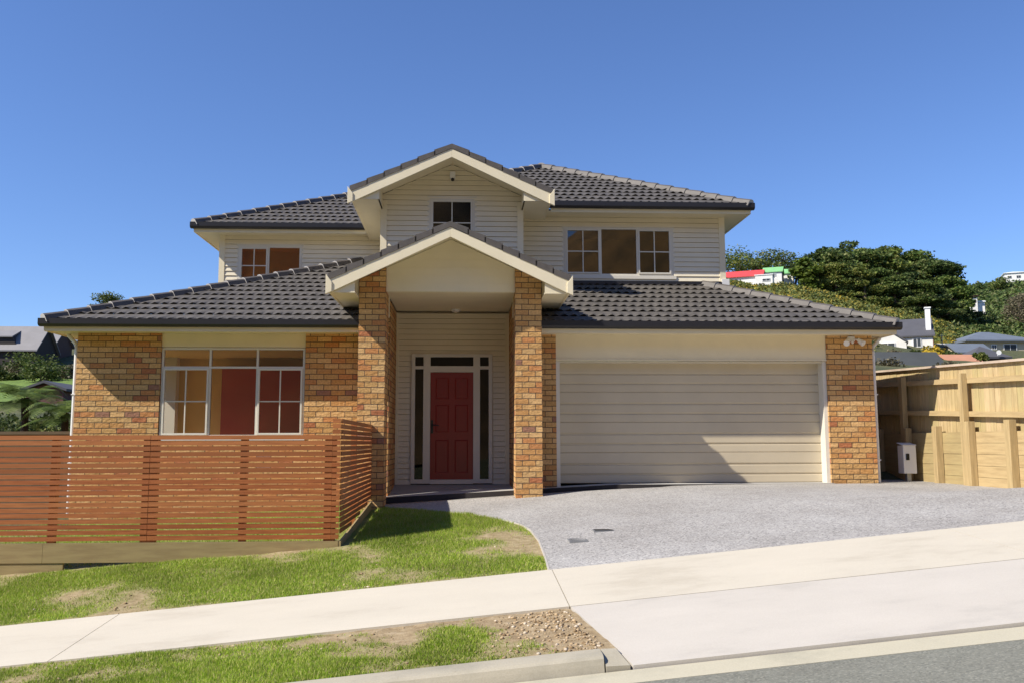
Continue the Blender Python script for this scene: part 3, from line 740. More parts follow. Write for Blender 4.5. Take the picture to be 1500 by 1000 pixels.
mb.box(1.16, 5.954, 17.886, 18.3, uz-.17, uz-.155); mb.box(5.5, 5.954, 18.301, 27.9, uz-.17, uz-.155)
mb.box(-6.074, -1.66, 19.986, 20.35, uz-.17, uz-.155); mb.box(-6.074, -5.58, 20.351, 27.9, uz-.17, uz-.155)
mb.box(-2.2, -1.66, 17.9, 20.34, uz-.15, uz-.14)
part('soffit', mb, M['cream'])
# downpipes
for x, sg in ((XL-.045, -1), (XR+.045, 1)):
    mb = MB(); mb.tube([(x+sg*.22, 16.25, 2.76), (x+sg*.20, 16.20, 2.66), (x+sg*.02, 16.10, 2.50), (x, 16.08, 2.40), (x, 16.08, -.5 if sg < 0 else .0)], .036, 10)
    mb.box(x-.045, x+.045, 16.04, 16.12, 1.6, 1.62); mb.box(x-.045, x+.045, 16.04, 16.12, .4, .42)
    part('downpipe', mb, M['white'])

# ---------- windows
def window(name, x0, x1, z0, z1, y, cols, bars, transom=None, glass='glass', casing=.05, bz=None):
    fr = MB(); w = .036; d = .07
    fr.box(x0, x0+w, y, y+d, z0, z1); fr.box(x1-w, x1, y, y+d, z0, z1); fr.box(x0+w, x1-w, y, y+d, z1-w, z1); fr.box(x0+w, x1-w, y, y+d, z0, z0+w)
    xc = [x0+w/2]+cols+[x1-w/2]
    for x in cols: fr.box(x-w/2, x+w/2, y+.001, y+d, z0+w, z1-w)
    ztop = z1-w
    if transom:
        for a, b in zip(xc, xc[1:]): fr.box(a+w/2, b-w/2, y+.002, y+d, transom-w/2, transom+w/2)
        ztop = transom-w/2
    if casing:
        c = casing; yy = y+.012
        fr.box(x0-c, x0-.001, yy, yy+.03, z0-c, z1+c); fr.box(x1+.001, x1+c, yy, yy+.03, z0-c, z1+c); fr.box(x0, x1, yy, yy+.03, z1+.001, z1+c); fr.box(x0-c-.02, x1+c+.02, yy-.03, yy+.03, z0-c-.02, z0-.001)
    W = part(name, fr, M['frame'])
    for i, (a, b) in enumerate(zip(xc, xc[1:])):
        a += w/2; b -= w/2
        if bars[i]:
            s = MB(); k = .032; yy = y-.018
            s.box(a+.002, a+k, yy, yy+.05, z0+w+.002, ztop-.002); s.box(b-k, b-.002, yy, yy+.05, z0+w+.002, ztop-.002); s.box(a+k, b-k, yy, yy+.05, ztop-k, ztop-.002); s.box(a+k, b-k, yy, yy+.05, z0+w+.002, z0+w+k)
            m_ = (a+b)/2; zm = bz if bz else (z0+w+ztop)/2
            if bars[i] == 1: s.box(m_-.010, m_+.010, yy+.012, yy+.035, z0+w+k, ztop-k)
            s.box(a+k, m_-.010, yy+.012, yy+.035, zm-.010, zm+.010); s.box(m_+.010, b-k, yy+.012, yy+.035, zm-.010, zm+.010)
            part('sash', s, M['frame'], W)
            g = MB(); g.box(a+k-.004, b-k+.004, yy+.037, yy+.041, z0+w+k-.004, ztop-k+.004); part('pane', g, M[glass], W)
        else:
            g = MB(); g.box(a, b, y+.03, y+.034, z0+w, ztop); part('pane', g, M[glass], W)
        if transom: g = MB(); g.box(a, b, y+.03, y+.034, transom+w/2, z1-w); part('pane', g, M[glass], W)
    return W
window('window', -5.37, -2.85, .86, 2.44, YF+.035, [-4.52, -3.69], [1, 0, 1], 2.09, casing=0)
mb = MB(); mb.box(-5.40, -2.82, YF-.03, YF+.03, .80, .845); part('window_sill', mb, M['white'])
window('window', 2.10, 4.40, 4.22, 5.25, 18.27, [2.87, 3.65], [1, 0, 1], None, 'glass2')
window('window', -5.17, -3.76, 4.32, 5.24, 20.32, [-4.50], [1, 0], None, 'glass2')
window('window', -.70, .19, 4.72, 5.63, 17.52, [], [1], None, 'glass2', bz=5.13)
# ---------- rooms behind the glass
mb = MB()
def room(x0, x1, y0, y1, z0, z1, cols=(0, 0, 0), side=None):
    mb.cur = cols[0]; mb.quad((x0, y1, z0), (x1, y1, z0), (x1, y1, z1), (x0, y1, z1))
    mb.cur = cols[1]; 
    if side:
        a, b, c_, e = side
        for q in ((y0, a, z0, z1), (b, y1, z0, z1), (a, b, z0, c_), (a, b, e, z1)): mb.quad((x0, q[0], q[2]), (x0, q[1], q[2]), (x0, q[1], q[3]), (x0, q[0], q[3]))
    else: mb.quad((x0, y0, z0), (x0, y1, z0), (x0, y1, z1), (x0, y0, z1))
    mb.quad((x1, y1, z0), (x1, y0, z0), (x1, y0, z1), (x1, y1, z1))
    mb.cur = cols[2]; mb.quad((x0, y0, z0), (x1, y0, z0), (x1, y1, z0), (x0, y1, z0)); mb.quad((x0, y1, z1), (x1, y1, z1), (x1, y0, z1), (x0, y0, z1))
room(-6.69, -2.2, 16.14, 19.3, .0, 2.6, (0, 1, 1), (16.95, 18.85, .9, 2.3)); mb.cur = 0; mb.box(-6.6, -2.3, 16.3, 19.2, 2.54, 2.59)
mb.cur = 2; mb.box(-5.08, -2.3, 18.9, 19.2, 0, 2.33)
mb.cur = 1; mb.box(-6.69, -6.02, 18.9, 19.1, 0, 2.6)
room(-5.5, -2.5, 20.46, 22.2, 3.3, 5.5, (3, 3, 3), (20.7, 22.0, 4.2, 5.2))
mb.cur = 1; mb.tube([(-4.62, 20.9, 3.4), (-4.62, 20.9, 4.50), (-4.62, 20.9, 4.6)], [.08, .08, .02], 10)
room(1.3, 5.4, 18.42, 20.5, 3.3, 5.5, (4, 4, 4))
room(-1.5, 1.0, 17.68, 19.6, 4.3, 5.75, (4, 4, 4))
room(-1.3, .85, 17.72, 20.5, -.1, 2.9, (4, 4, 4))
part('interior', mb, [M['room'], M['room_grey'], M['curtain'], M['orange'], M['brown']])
# ---------- entrance
mb = MB(); y = 17.52; d = .09
for a, b in ((-1.035, -.963), (-.80, -.664), (.182, .313), (.487, .555)): mb.box(a, b, y, y+d, -.04, 2.49)
for a, b in ((-.963, -.80), (.313, .487)):
    mb.box(a, b, y+.001, y+d, 2.43, 2.49); mb.box(a, b, y+.001, y+d, 2.19, 2.25); mb.box(a, b, y+.001, y+d, -.04, .04)
mb.box(-.664, .182, y+.001, y+d, 2.43, 2.49); mb.box(-.664, .182, y+.001, y+d, 2.13, 2.25); mb.box(-.664, .182, y-.02, y+d, -.05, .035)
ent = part('entrance_frame', mb, M['frame'])
for a, b, c_, d_ in ((-.963, -.80, .04, 2.19), (.313, .487, .04, 2.19), (-.963, -.80, 2.25, 2.43), (.313, .487, 2.25, 2.43), (-.664, .182, 2.25, 2.43)):
    g = MB(); g.box(a, b, y+.05, y+.054, c_, d_); part('pane', g, M['glass3'], ent)
mb = MB(); dy = y+.045
DX0, DX1 = -.660, .178
PX = [(-.56, -.30), (-.18, .08)]; PZ = [(.16, .80), (.95, 1.49), (1.60, 2.02)]
zs = [.037]+[k for a in PZ for k in a]+[2.128]; xs_ = [DX0]+[k for a in PX for k in a]+[DX1]
for i in range(len(xs_)-1):
    for j in range(len(zs)-1):
        a, b, c_, e = xs_[i], xs_[i+1], zs[j], zs[j+1]
        if i % 2 == 1 and j % 2 == 1:
            q = .022
            mb.quad((a+q, dy+.014, c_+q), (b-q, dy+.014, c_+q), (b-q, dy+.014, e-q), (a+q, dy+.014, e-q))
            mb.quad((a, dy, c_), (b, dy, c_), (b-q, dy+.014, c_+q), (a+q, dy+.014, c_+q)); mb.quad((a+q, dy+.014, e-q), (b-q, dy+.014, e-q), (b, dy, e), (a, dy, e))
            mb.quad((a, dy, c_), (a+q, dy+.014, c_+q), (a+q, dy+.014, e-q), (a, dy, e)); mb.quad((b-q, dy+.014, c_+q), (b, dy, c_), (b, dy, e), (b-q, dy+.014, e-q))
            q2 = .06; mb.hexa([(a+q2, dy+.002, c_+q2), (b-q2, dy+.002, c_+q2), (b-q2, dy+.02, c_+q2), (a+q2, dy+.02, c_+q2), (a+q2, dy+.002, e-q2), (b-q2, dy+.002, e-q2), (b-q2, dy+.02, e-q2), (a+q2, dy+.02, e-q2)])
        else: mb.quad((a, dy, c_), (b, dy, c_), (b, dy, e), (a, dy, e))
door = part('front_door', mb, M['door'])
mb = MB(); mb.box(-.648, -.605, dy-.012, dy-.001, .93, 1.19); mb.tube([(-.627, dy-.012, 1.09), (-.627, dy-.055, 1.09), (-.60, dy-.06, 1.09), (-.49, dy-.06, 1.085)], .011, 8); part('handle', mb, M['black'], door)
mb = MB(); mb.tube([(-.17, 17.3, 3.337), (-.17, 17.3, 3.325), (-.17, 17.3, 3.30), (-.17, 17.3, 3.27)], [.10, .10, .085, .02], 16); part('ceiling_light', mb, M['white'], smooth=True)
# alarm sensor on the gable
mb = MB(); mb.box(-.30, -.19, 17.44, 17.53, 6.03, 6.17); mb.cur = 1; mb.tube([(-.245, 17.47, 6.03), (-.245, 17.46, 5.99), (-.245, 17.455, 5.975)], [.035, .035, .01], 10)
part('alarm_sensor', mb, [M['white'], M['black']], bev=.006)
# twin security lamp on the right pier
mb = MB(); mb.box(7.10, 7.22, 15.955, 15.998, 2.58, 2.67)
for sg in (-1, 1):
    mb.tube([(7.16+sg*.04, 15.95, 2.62), (7.16+sg*.10, 15.88, 2.60)], .012, 6); mb.tube([(7.16+sg*.09, 15.90, 2.61), (7.16+sg*.13, 15.86, 2.56), (7.16+sg*.16, 15.82, 2.525)], [.03, .048, .055], 12)
mb.tube([(7.16, 15.93, 2.58), (7.16, 15.92, 2.54)], [.03, .02], 8); part('security_light', mb, M['white'])
# ---------- garage door
mb = MB(); gy = 16.26; z = 0.005; gx0, gx1 = 1.735, 6.62; prof = []
zs = []
sec = 2.21/4
for k in range(4):
    zb = .008+k*sec; prof += [(gy+.012, zb), (gy-.002, zb+.010)]
    for t, g in ((.27, .018), (.60, .018)):
        prof += [(gy-.002, zb+sec*t-.018), (gy+g, zb+sec*t-.004), (gy+g*.9, zb+sec*t+.006), (gy-.002, zb+sec*t+.030)]
    prof += [(gy-.002, zb+sec-.010), (gy+.012, zb+sec-.002)]
for (ya, za), (yb_, zb) in zip(prof, prof[1:]): mb.quad((gx0, ya, za), (gx1, ya, za), (gx1, yb_, zb), (gx0, yb_, zb))
part('garage_door', mb, M['garage'])
mb = MB(); mb.box(1.667, 1.735, YF+.04, gy+.08, -.08, 2.223); mb.box(6.62, 6.688, YF+.04, gy+.08, 0, 2.223); mb.box(1.735, 6.62, YF+.06, YF+.12, 2.195, 2.223)
mb.box(1.735, 6.62, YF+.121, gy+.08, 2.2, 2.222); part('garage_frame', mb, M['frame'])
# ---------- floor slab with dark riser
mb = MB()
def sz(x): return min(-.13+.05*x, .004)
for a, b in [(x, x+.5) for x in np.arange(-1.83, 6.6, .5)]:
    mb.cur = 0; mb.quad((a, 15.765, sz(a)), (b, 15.765, sz(b)), (b, 16.32, sz(b)+(.02 if b < 1 else 0)), (a, 16.32, sz(a)+(.02 if a < 1 else 0)))
    mb.cur = 1; mb.quad((a, 15.765, -.5), (b, 15.765, -.5), (b, 15.765, sz(b)), (a, 15.765, sz(a)))
mb.cur = 0; mb.quad((-1.83, 16.32, sz(-1.83)+.02), (1.17, 16.32, sz(1.17)+.0), (1.17, 17.6, -.06), (-1.83, 17.6, -.06))
part('floor_slab', mb, [M['slab'], M['riser']])

# ------------------------------------------------------------------ slatted front fence
sf = thing('slat_fence', (-1.6, 11.5, -.5), 'low fence of stained red-brown horizontal slats on a pale timber plinth', 'fence')
PIT_ = .0693; NS = 19; ztop = .85
def slats(x0, x1, top, n, y=11.5, skip=None):
    mb = MB()
    for k in range(n):
        zc = top-.03-k*PIT_; j = random.uniform(-.003, .003)
        mb.box(x0, x1, y+random.uniform(-.002, .002), y+.019, zc-.026+j, zc+.028+j)
    return mb
for a, b in ((-9.6, -6.55), (-6.545, -3.95), (-3.945, -1.675)):
    part('slat_panel', slats(a, b, ztop, NS), M['slat'], sf)
part('corner_slats', slats(-1.672, -1.575, 1.055, 22, 11.496), M['slat'], sf)
# side run: slats raked off at the bottom where the ground climbs
mb = MB()
for k in range(22):
    zc = 1.055-.03-k*PIT_; ys_ = 11.52; lo = zc-.03
    # plinth top climbs from -.47 at 11.5 to -.20 at 15.4
    yend = 15.40 if lo > -.20 else 11.5+(lo+.47)/.27*3.9
    yend = min(15.40, 11.5+(lo+.47)/.27*3.9)
    if yend > 11.7: mb.box(-1.575+.004, -1.553, ys_, yend, zc-.026, zc+.028)
part('slat_panel', mb, M['slat'], sf)
for x, w in ((-9.0, .05), (-6.55, .09), (-5.13, .04), (-3.95, .09), (-2.79, .04), (-1.70, .07)):
    mb = MB(); mb.box(x-w, x+w, 11.522, 11.522+.09, -1.0, ztop-.01); part('post', mb, M['slat'], sf)
mb = MB(); mb.box(-1.68, -1.60, 13.4, 13.49, -.6, 1.04); part('post', mb, M['slat'], sf)
mb = MB(); mb.box(-1.62, -1.53, 15.41, 15.50, -.5, 1.07); o = part('post', mb, M['pine'], sf); o['label'] = 'pale timber end post against the porch column'
mb = MB(); mb.box(-9.6, -5.2, 11.49, 11.535, -.72, -.482); part('plinth_board', mb, M['plinth'], sf)
mb = MB(); mb.box(-5.197, -1.58, 11.49, 11.535, -.72, -.482); part('plinth_board', mb, M['plinth'], sf)
mb = MB(); mb.box(-9.6, -4.95, 11.50, 11.54, -.95, -.723); part('plinth_board', mb, M['plinth'], sf)
mb = MB(); mb.hexa([(-1.57, 11.49, -.9), (-1.545, 11.49, -.9), (-1.545, 15.42, -.6), (-1.57, 15.42, -.6), (-1.57, 11.49, -.485), (-1.545, 11.49, -.485), (-1.545, 15.42, -.215), (-1.57, 15.42, -.215)]); part('plinth_board', mb, M['plinth'], sf)

# ------------------------------------------------------------------ right boundary: board fence on retaining wall
bf = thing('board_fence', (8.7, 16, 0), 'tall fence of pale pine palings with flat pinkish cap right of the garage', 'fence')
ft = lambda y: 1.98+.041*(y-13.15)
mb = MB(); yy = 10.0
while yy < 27:
    w = .145; j = random.uniform(0, .006)
    mb.hexa([(8.72+j, yy, .0), (8.74+j, yy, .0), (8.74+j, yy+w, .0), (8.72+j, yy+w, .0), (8.72+j, yy, ft(yy)), (8.74+j, yy, ft(yy)), (8.74+j, yy+w, ft(yy+w)), (8.72+j, yy+w, ft(yy+w))]); yy += w+.004
part('paling_panel', mb, M['paling'], bf)
def raked(x0, x1, z0, z1): mb = MB(); mb.hexa([(x0, 10, ft(10)+z0), (x1, 10, ft(10)+z0), (x1, 27, ft(27)+z0), (x0, 27, ft(27)+z0), (x0, 10, ft(10)+z1), (x1, 10, ft(10)+z1), (x1, 27, ft(27)+z1), (x0, 27, ft(27)+z1)]); return mb
part('cap', raked(8.66, 8.81, 0, .04), M['capwood'], bf)
for dz in (-.31, -.88): part('rail', raked(8.63, 8.718, dz, dz+.09), M['pineY'], bf)
for y in (10.6, 12.7, 14.85, 16.95, 19.0, 21.1, 23.2):
    mb = MB(); mb.box(8.53, 8.628, y-.06, y+.06, -.2, ft(y)-.14); part('post', mb, M['pine'], bf, bev=.004)
rw = thing('retaining_wall', (8.6, 16, 0), 'low retaining wall of stacked pine sleepers below the paling fence', 'wall')
for k in range(5):
    mb = MB(); y = 10.1
    while y < 25: mb.box(8.632+random.uniform(0, .008), 8.68, y+.002, y+2.398, .01+k*.19-.05, .01+k*.19+.185-.05); y += 2.4
    part('sleeper', mb, M['pineY'], rw)
for y, h in ((12.4, 1.18), (13.57, 1.18), (14.7, 1.18), (15.75, 1.12), (16.85, 1.1), (18.0, 1.1)):
    mb = MB(); mb.box(8.51, 8.63, y-.07, y+.07, -.2, h-.1); part('post', mb, M['pine'], rw, bev=.004)
# meter cabinet
mc = thing('meter_box', (8.3, 16.15, 0), 'white utility box on a stub leg in the shade beside the garage', 'utility box')
mb = MB(); mb.box(8.24, 8.49, 16.38, 16.60, .15, .67); mb.prism([(8.23, 16.37, .67), (8.50, 16.37, .67), (8.50, 16.61, .71), (8.23, 16.61, .71)], (0, 0, .015)); part('cabinet', mb, M['white'], mc, bev=.008)
mb = MB(); mb.box(8.29, 8.35, 16.365, 16.379, .40, .52); part('window', mb, M['black'], mc)
mb = MB(); mb.box(8.33, 8.41, 16.45, 16.53, -.05, .149); part('leg', mb, M['steel'], mc)
# covers in the driveway
def dz_(x, y): return gz(x, y)
cv = thing('drain_grate', (1.33, 10.5, dz_(1.33, 10.5)), 'grey slotted drain grate set in the driveway', 'drain')
mb = MB(); z0 = dz_(1.33, 10.5)+.004
mb.box(1.22, 1.44, 10.36, 10.38, z0-.03, z0+.008); mb.box(1.22, 1.44, 10.60, 10.62, z0-.03, z0+.008); mb.box(1.22, 1.24, 10.38, 10.60, z0-.03, z0+.008); mb.box(1.42, 1.44, 10.38, 10.60, z0-.03, z0+.008); part('frame', mb, M['steel'], cv)
mb = MB()
for k in range(8): mb.box(1.245+k*.0225, 1.257+k*.0225, 10.38, 10.60, z0-.02, z0+.005)
mb.cur = 1; mb.box(1.24, 1.42, 10.38, 10.60, z0-.03, z0-.002); part('grille', mb, [M['steel'], M['black']], cv)
cv = thing('service_cover', (1.71, 11.0, dz_(1.71, 11)), 'small dark rectangular service cover further up the driveway', 'cover')
mb = MB(); z0 = dz_(1.71, 11.0); mb.box(1.60, 1.83, 10.92, 11.08, z0-.02, z0+.01); part('lid', mb, M['black'], cv, bev=.003)
mb = MB(); mb.box(1.585, 1.845, 10.905, 10.919, z0-.02, z0+.006); mb.box(1.585, 1.845, 11.081, 11.095, z0-.02, z0+.006); mb.box(1.585, 1.599, 10.919, 11.081, z0-.02, z0+.006); mb.box(1.831, 1.845, 10.919, 11.081, z0-.02, z0+.006); part('rim', mb, M['steel'], cv)
# dark board fence left of the house
lf = thing('board_fence', (-10, 18, 0), 'low dark weathered timber fence left of the brick wall', 'fence')
mb = MB(); x = -24
while x < -6.9: mb.box(x, x+.14, 18, 18.02, -2.0, .93); x += .143
part('paling_panel', mb, M['oldfence'], lf)
mb = MB(); mb.box(-24, -6.9, 17.97, 18.05, .93, .99); part('cap', mb, M['oldfence'], lf)
for x in (-22, -18, -14, -10, -7.4):
    mb = MB(); mb.box(x-.05, x+.05, 18.021, 18.12, -2, .92); part('post', mb, M['oldfence'], lf)

# ------------------------------------------------------------------ vegetation
def leafquads(P, s, flat=0., seed=0):
    """P (n,3) centres, s (n,) sizes -> quads with random orientation; flat>0 tends to horizontal"""
    n = len(P); r = np.random.default_rng(seed)
    a = r.normal(size=(n, 3)); a[:, 2] *= (1-flat); a /= np.linalg.norm(a, axis=1)[:, None]+1e-9
    b = r.normal(size=(n, 3)); b[:, 2] *= (1-flat); b -= a*(a*b).sum(1)[:, None]; b /= np.linalg.norm(b, axis=1)[:, None]+1e-9
    s = s[:, None]; V = np.stack([P-a*s*.5, P-b*s*.28, P+a*s*.5, P+b*s*.28], 1).reshape(-1, 3)
    return V, np.arange(4*n).reshape(-1, 4)
def clump_pts(cl, n, seed, shell=.55):
    """cl: list of (x,y,z,rx,ry,rz); n points spread by volume, biased to shell"""
    r = np.random.default_rng(seed); cl = np.array(cl); w = cl[:, 3]*cl[:, 4]*cl[:, 5]; w = w**.75; w /= w.sum()
    k = r.choice(len(cl), n, p=w); d = r.normal(size=(n, 3)); d /= np.linalg.norm(d, axis=1)[:, None]
    rad = shell+(1-shell)*r.random(n)**.5; rad *= 1+.16*r.normal(size=n)
    return cl[k, :3]+d*rad[:, None]*cl[k, 3:6]
M['pineleaf'] = leaf_mat('pine_needles', [(.055, .088, .032), (.09, .14, .038), (.15, .19, .055), (.24, .24, .09)], .3, .6, 1.)
M['brightleaf'] = leaf_mat('bright_leaves', [(.06, .10, .015), (.11, .16, .02), (.16, .20, .03)], .25)
M['bushleaf'] = leaf_mat('bush_leaves', [(.035, .060, .015), (.07, .105, .025), (.12, .15, .04), (.18, .19, .07)], .25, .6, .8)
M['gorse'] = leaf_mat('gorse_leaves', [(.07, .10, .03), (.13, .17, .045), (.19, .22, .055), (.26, .24, .06), (.40, .31, .05)], .2)
M['scrub'] = leaf_mat('scrub_leaves', [(.04, .075, .02), (.08, .125, .03), (.13, .18, .045), (.20, .20, .08)], .2)
M['olive'] = leaf_mat('pale_foliage', [(.10, .09, .05), (.16, .14, .08), (.22, .19, .12)], .2)
M['fern'] = leaf_mat('fern_fronds', [(.07, .12, .025), (.13, .19, .04), (.22, .29, .07)], .35)
M['treebark'] = simple('pine_bark', (.12, .085, .065), .9, .3, 3)

def make_tree(name, kind, h, label, cat='tree', group=None, seed=0, leaf=.5, mat='pineleaf', n=2200):
    r = random.Random(seed); t = thing(name, (0, 0, 0), label, cat, group)
    cl = []; tr = MB()
    if kind == 'mass':        # dense windswept conifer, wide and ragged
        w = h*.42
        for _ in range(36):
            z = h*r.uniform(.12, .99); k = math.sin(min(1, (1.08-z/h)*1.25)*math.pi/2)
            a = r.uniform(0, 6.28); d = w*k*r.uniform(.2, .95); s = h*r.uniform(.055, .12)
            cl.append((math.cos(a)*d, math.sin(a)*d, z, s*1.5, s*1.5, s*.6))
        tr.tube([(0, 0, -.5), (.02*h, 0, h*.35), (-.01*h, .01*h, h*.85)], [h*.035, h*.025, h*.008], 7)
        for c in cl[:9]: tr.tube([(0, 0, c[2]*.7), (c[0]*.6, c[1]*.6, c[2]*.9), (c[0], c[1], c[2])], [h*.013, h*.008, h*.003], 5)
    elif kind == 'umbrella':  # open pine, bare trunks and a spreading top
        for _ in range(15):
            a = r.uniform(0, 6.28); d = h*.48*math.sqrt(r.random()); s = h*r.uniform(.07, .12)
            cl.append((math.cos(a)*d, math.sin(a)*d, h*(.93-.35*(d/(h*.5))**1.5*r.uniform(.3, 1.3)-.10*r.random()), s*1.55, s*1.55, s*.55))
        for k in range(2):
            o = (k-.5)*h*.12
            tr.tube([(o, 0, -.5), (o*1.4, 0, h*.4), (o*2, .03*h, h*.75)], [h*.022, h*.018, h*.01], 7)
        for c in cl[:11]: tr.tube([(0, 0, h*.38), (c[0]*.55, c[1]*.55, c[2]*.8), (c[0], c[1], c[2])], [h*.014, h*.01, h*.004], 5)
    elif kind == 'bush':
        for _ in range(15):
            a = r.uniform(0, 6.28); d = h*.55*math.sqrt(r.random()); s = h*r.uniform(.17, .28)
            cl.append((math.cos(a)*d, math.sin(a)*d, h*r.uniform(.25, .8)*(1-.35*d/h), s, s, s*.8))
        for k in range(4): tr.tube([(0, 0, -.2), (r.uniform(-.2, .2)*h, r.uniform(-.2, .2)*h, h*.6)], [h*.03, h*.01], 5)
    elif kind == 'round':
        for _ in range(18):
            a = r.uniform(0, 6.28); z = r.uniform(.38, .92)*h; d = h*.30*r.random()**.6*math.sqrt(max(.05, 1-((z/h-.65)/.42)**2)); s = h*r.uniform(.10, .15)
            cl.append((math.cos(a)*d, math.sin(a)*d, z, s*1.15, s*1.15, s*.8))
        tr.tube([(0, 0, -.5), (0, 0, h*.4), (.02*h, 0, h*.8)], [h*.03, h*.022, h*.006], 7)
        for c in cl[:8]: tr.tube([(0, 0, h*.35), (c[0]*.6, c[1]*.6, c[2]*.85), (c[0], c[1], c[2])], [h*.014, h*.008, h*.003], 5)
    P = clump_pts(cl, n, seed); rr = np.random.default_rng(seed+1); s = leaf*rr.uniform(.55, 1.3, n)
    V, Q = leafquads(P, s, .35, seed+2)
    tr.build('trunk', M['treebark'], t, local=True); fast_mesh('crown', V, Q, M[mat], t)
    return t
def copy_tree(root, loc, rz, sc, label, group=None):
    r = root.copy(); C.objects.link(r); r.location = loc; r.rotation_euler = (0, 0, rz); r.scale = sc; r['label'] = label
    if group: r['group'] = group
    for ch in list(root.children):
        c = ch.copy(); C.objects.link(c); c.parent = r
    return r
G1 = 'dense dark pines massed behind the gorse hill'
protos = [make_tree('pine_tree', 'mass', 10, '', 'tree', G1, sd, .5, 'pineleaf', 6500) for sd in (1, 2, 3)]
used = [False]*3
spots = []
# (px centre, top y, distance)
for px, ty, Y in [(1186, 380, 150), (1206, 366, 158), (1226, 364, 150), (1246, 358, 160), (1268, 363, 152), (1290, 362, 162), (1312, 366, 152), (1334, 364, 162), (1350, 374, 154), (1366, 378, 158), (1380, 384, 150), (1392, 402, 146),
                  (1200, 384, 141), (1222, 380, 139), (1243, 385, 140), (1265, 388, 138), (1288, 390, 140), (1310, 396, 138), (1332, 402, 138), (1354, 410, 137), (1372, 418, 138), (1386, 432, 140), (1400, 446, 142), (1402, 424, 150), (1416, 452, 146)]:
    spots.append((px, ty, Y))
for i, (px, ty, Y) in enumerate(spots):
    top = at(px, ty+random.uniform(-1, 9), Y); gzv = farz(top.x, Y); h = max(3.5, top.z-gzv+.4)
    k = i % 3; w = 1.0 if h > 8 else 1.15
    desc = ('pine in the dark massed stand on the hill, ' + ('in its back row' if Y > 147 else 'in its front row above the gorse'))
    loc = (top.x, Y, gzv-.3); s = (h/10*w*1.05, h/10*w*1.05, h/10)
    lab = desc
    if not used[k]:
        o = protos[k]; used[k] = True; o.location = loc; o.scale = s; o['label'] = lab
        o.rotation_euler[2] = random.uniform(0, 6)
    else: o = copy_tree(protos[k], loc, random.uniform(0, 6), s, lab, G1)
    o['group'] = G1+(', back row' if Y > 147 else ', front row')
t = make_tree('broadleaf_tree', 'mass', 5.2, 'bright yellow-green tree at the left end of the dark pines', 'tree', None, 31, .5, 'brightleaf', 2600)
q = at(1176, 380, 139); g = farz(q.x, 139); t.location = (q.x, 139, g-.3); k = (q.z-g)/5.0; t.scale = (k*1.15, k*1.15, k)
for px, ty, Y, kind, lab, sd in ((1078, 364, 158, 'round', 'round pine behind the red roof, nearest the upper storey wall', 41), (1101, 374, 160, 'round', 'small pine between the two larger pines above the red roof', 42), (1129, 366, 160, 'umbrella', 'open umbrella pine with bare trunks above the green roof', 43), (1160, 378, 162, 'umbrella', 'low dark spreading pine right of the green roofs', 44)):
    q = at(px, ty, Y); g = farz(q.x, Y); h = q.z-g+.3
    t = make_tree('pine_tree', kind, h, lab, 'tree', 'pines on the skyline above the ridge houses', sd, .40, 'pineleaf', 3400); t.location = (q.x, Y, g)
    if kind == 'round': t.scale = (1.35, 1.35, 1)
# lone tree above the left roof
q = at(157, 428, 120); g = farz(q.x, 120); h = q.z-g
t = make_tree('broadleaf_tree', 'round', h, 'lone round tree just showing above the left roof edge', 'tree', None, 51, .28, 'bushleaf', 2600); t.location = (q.x, 120, g)

# gorse: countless clumps over the spur
def scatter_stuff(name, mat, n, per, region, size, leaf, label, cat, seed):
    r = np.random.default_rng(seed); rr = random.Random(seed); P = []; cnt = 0
    while cnt < n:
        px = rr.uniform(region[0], region[1]); Y = rr.uniform(region[2]**2, region[3]**2)**.5
        q = at(px, 500, Y); x = q.x
        if len(region) > 4 and not region[4](px, Y): cnt += 0; continue
        g = farz(x, Y); s = rr.uniform(*size); pts = r.normal(size=(per, 3)); pts /= np.linalg.norm(pts, axis=1)[:, None]; pts *= (.6+.4*r.random(per))[:, None]; pts[:, 2] = np.abs(pts[:, 2])
        P.append(pts*np.array([s, s, s*.8])+np.array([x, Y, g-.1])); cnt += 1
    P = np.concatenate(P); V, Q = leafquads(P, leaf*r.uniform(.6, 1.3, len(P)), .2, seed+1)
    return tag(fast_mesh(name, V, Q, M[mat]), label, cat, kind='stuff')
scatter_stuff('gorse', 'gorse', 3300, 45, (1035, 1470, 62, 131, lambda px, Y: not (Y < 84 and px > 1270)), (.5, 1.3), .42, 'yellow-flowering gorse covering the hillside behind the garage', 'gorse', 61)
M['gorsey'] = leaf_mat('gorse_flowers', [(.40, .27, .02), (.52, .36, .03), (.16, .16, .04)], .2)
def yl(px, Y): return noise.noise(Vector((px*.022, Y*.09, 2))) > .02 or (Y > 118 and px < 1120 and random.random() < .5)
scatter_stuff('gorse_flowers', 'gorsey', 700, 34, (1050, 1400, 70, 129, yl), (.5, 1.1), .34, 'patches of bright yellow gorse flowers on the hillside', 'flowers', 62)
scatter_stuff('scrub', 'scrub', 2300, 45, (1180, 1560, 175, 300, lambda px, Y: True), (1.2, 3.0), 1.0, 'dark green bush covering the far hillside at the right edge', 'scrub', 63)
scatter_stuff('scrub', 'scrub', 700, 45, (1395, 1560, 100, 178, lambda px, Y: True), (.8, 2.0), .6, 'green scrub in the gully behind the grey-roofed house', 'scrub', 64)
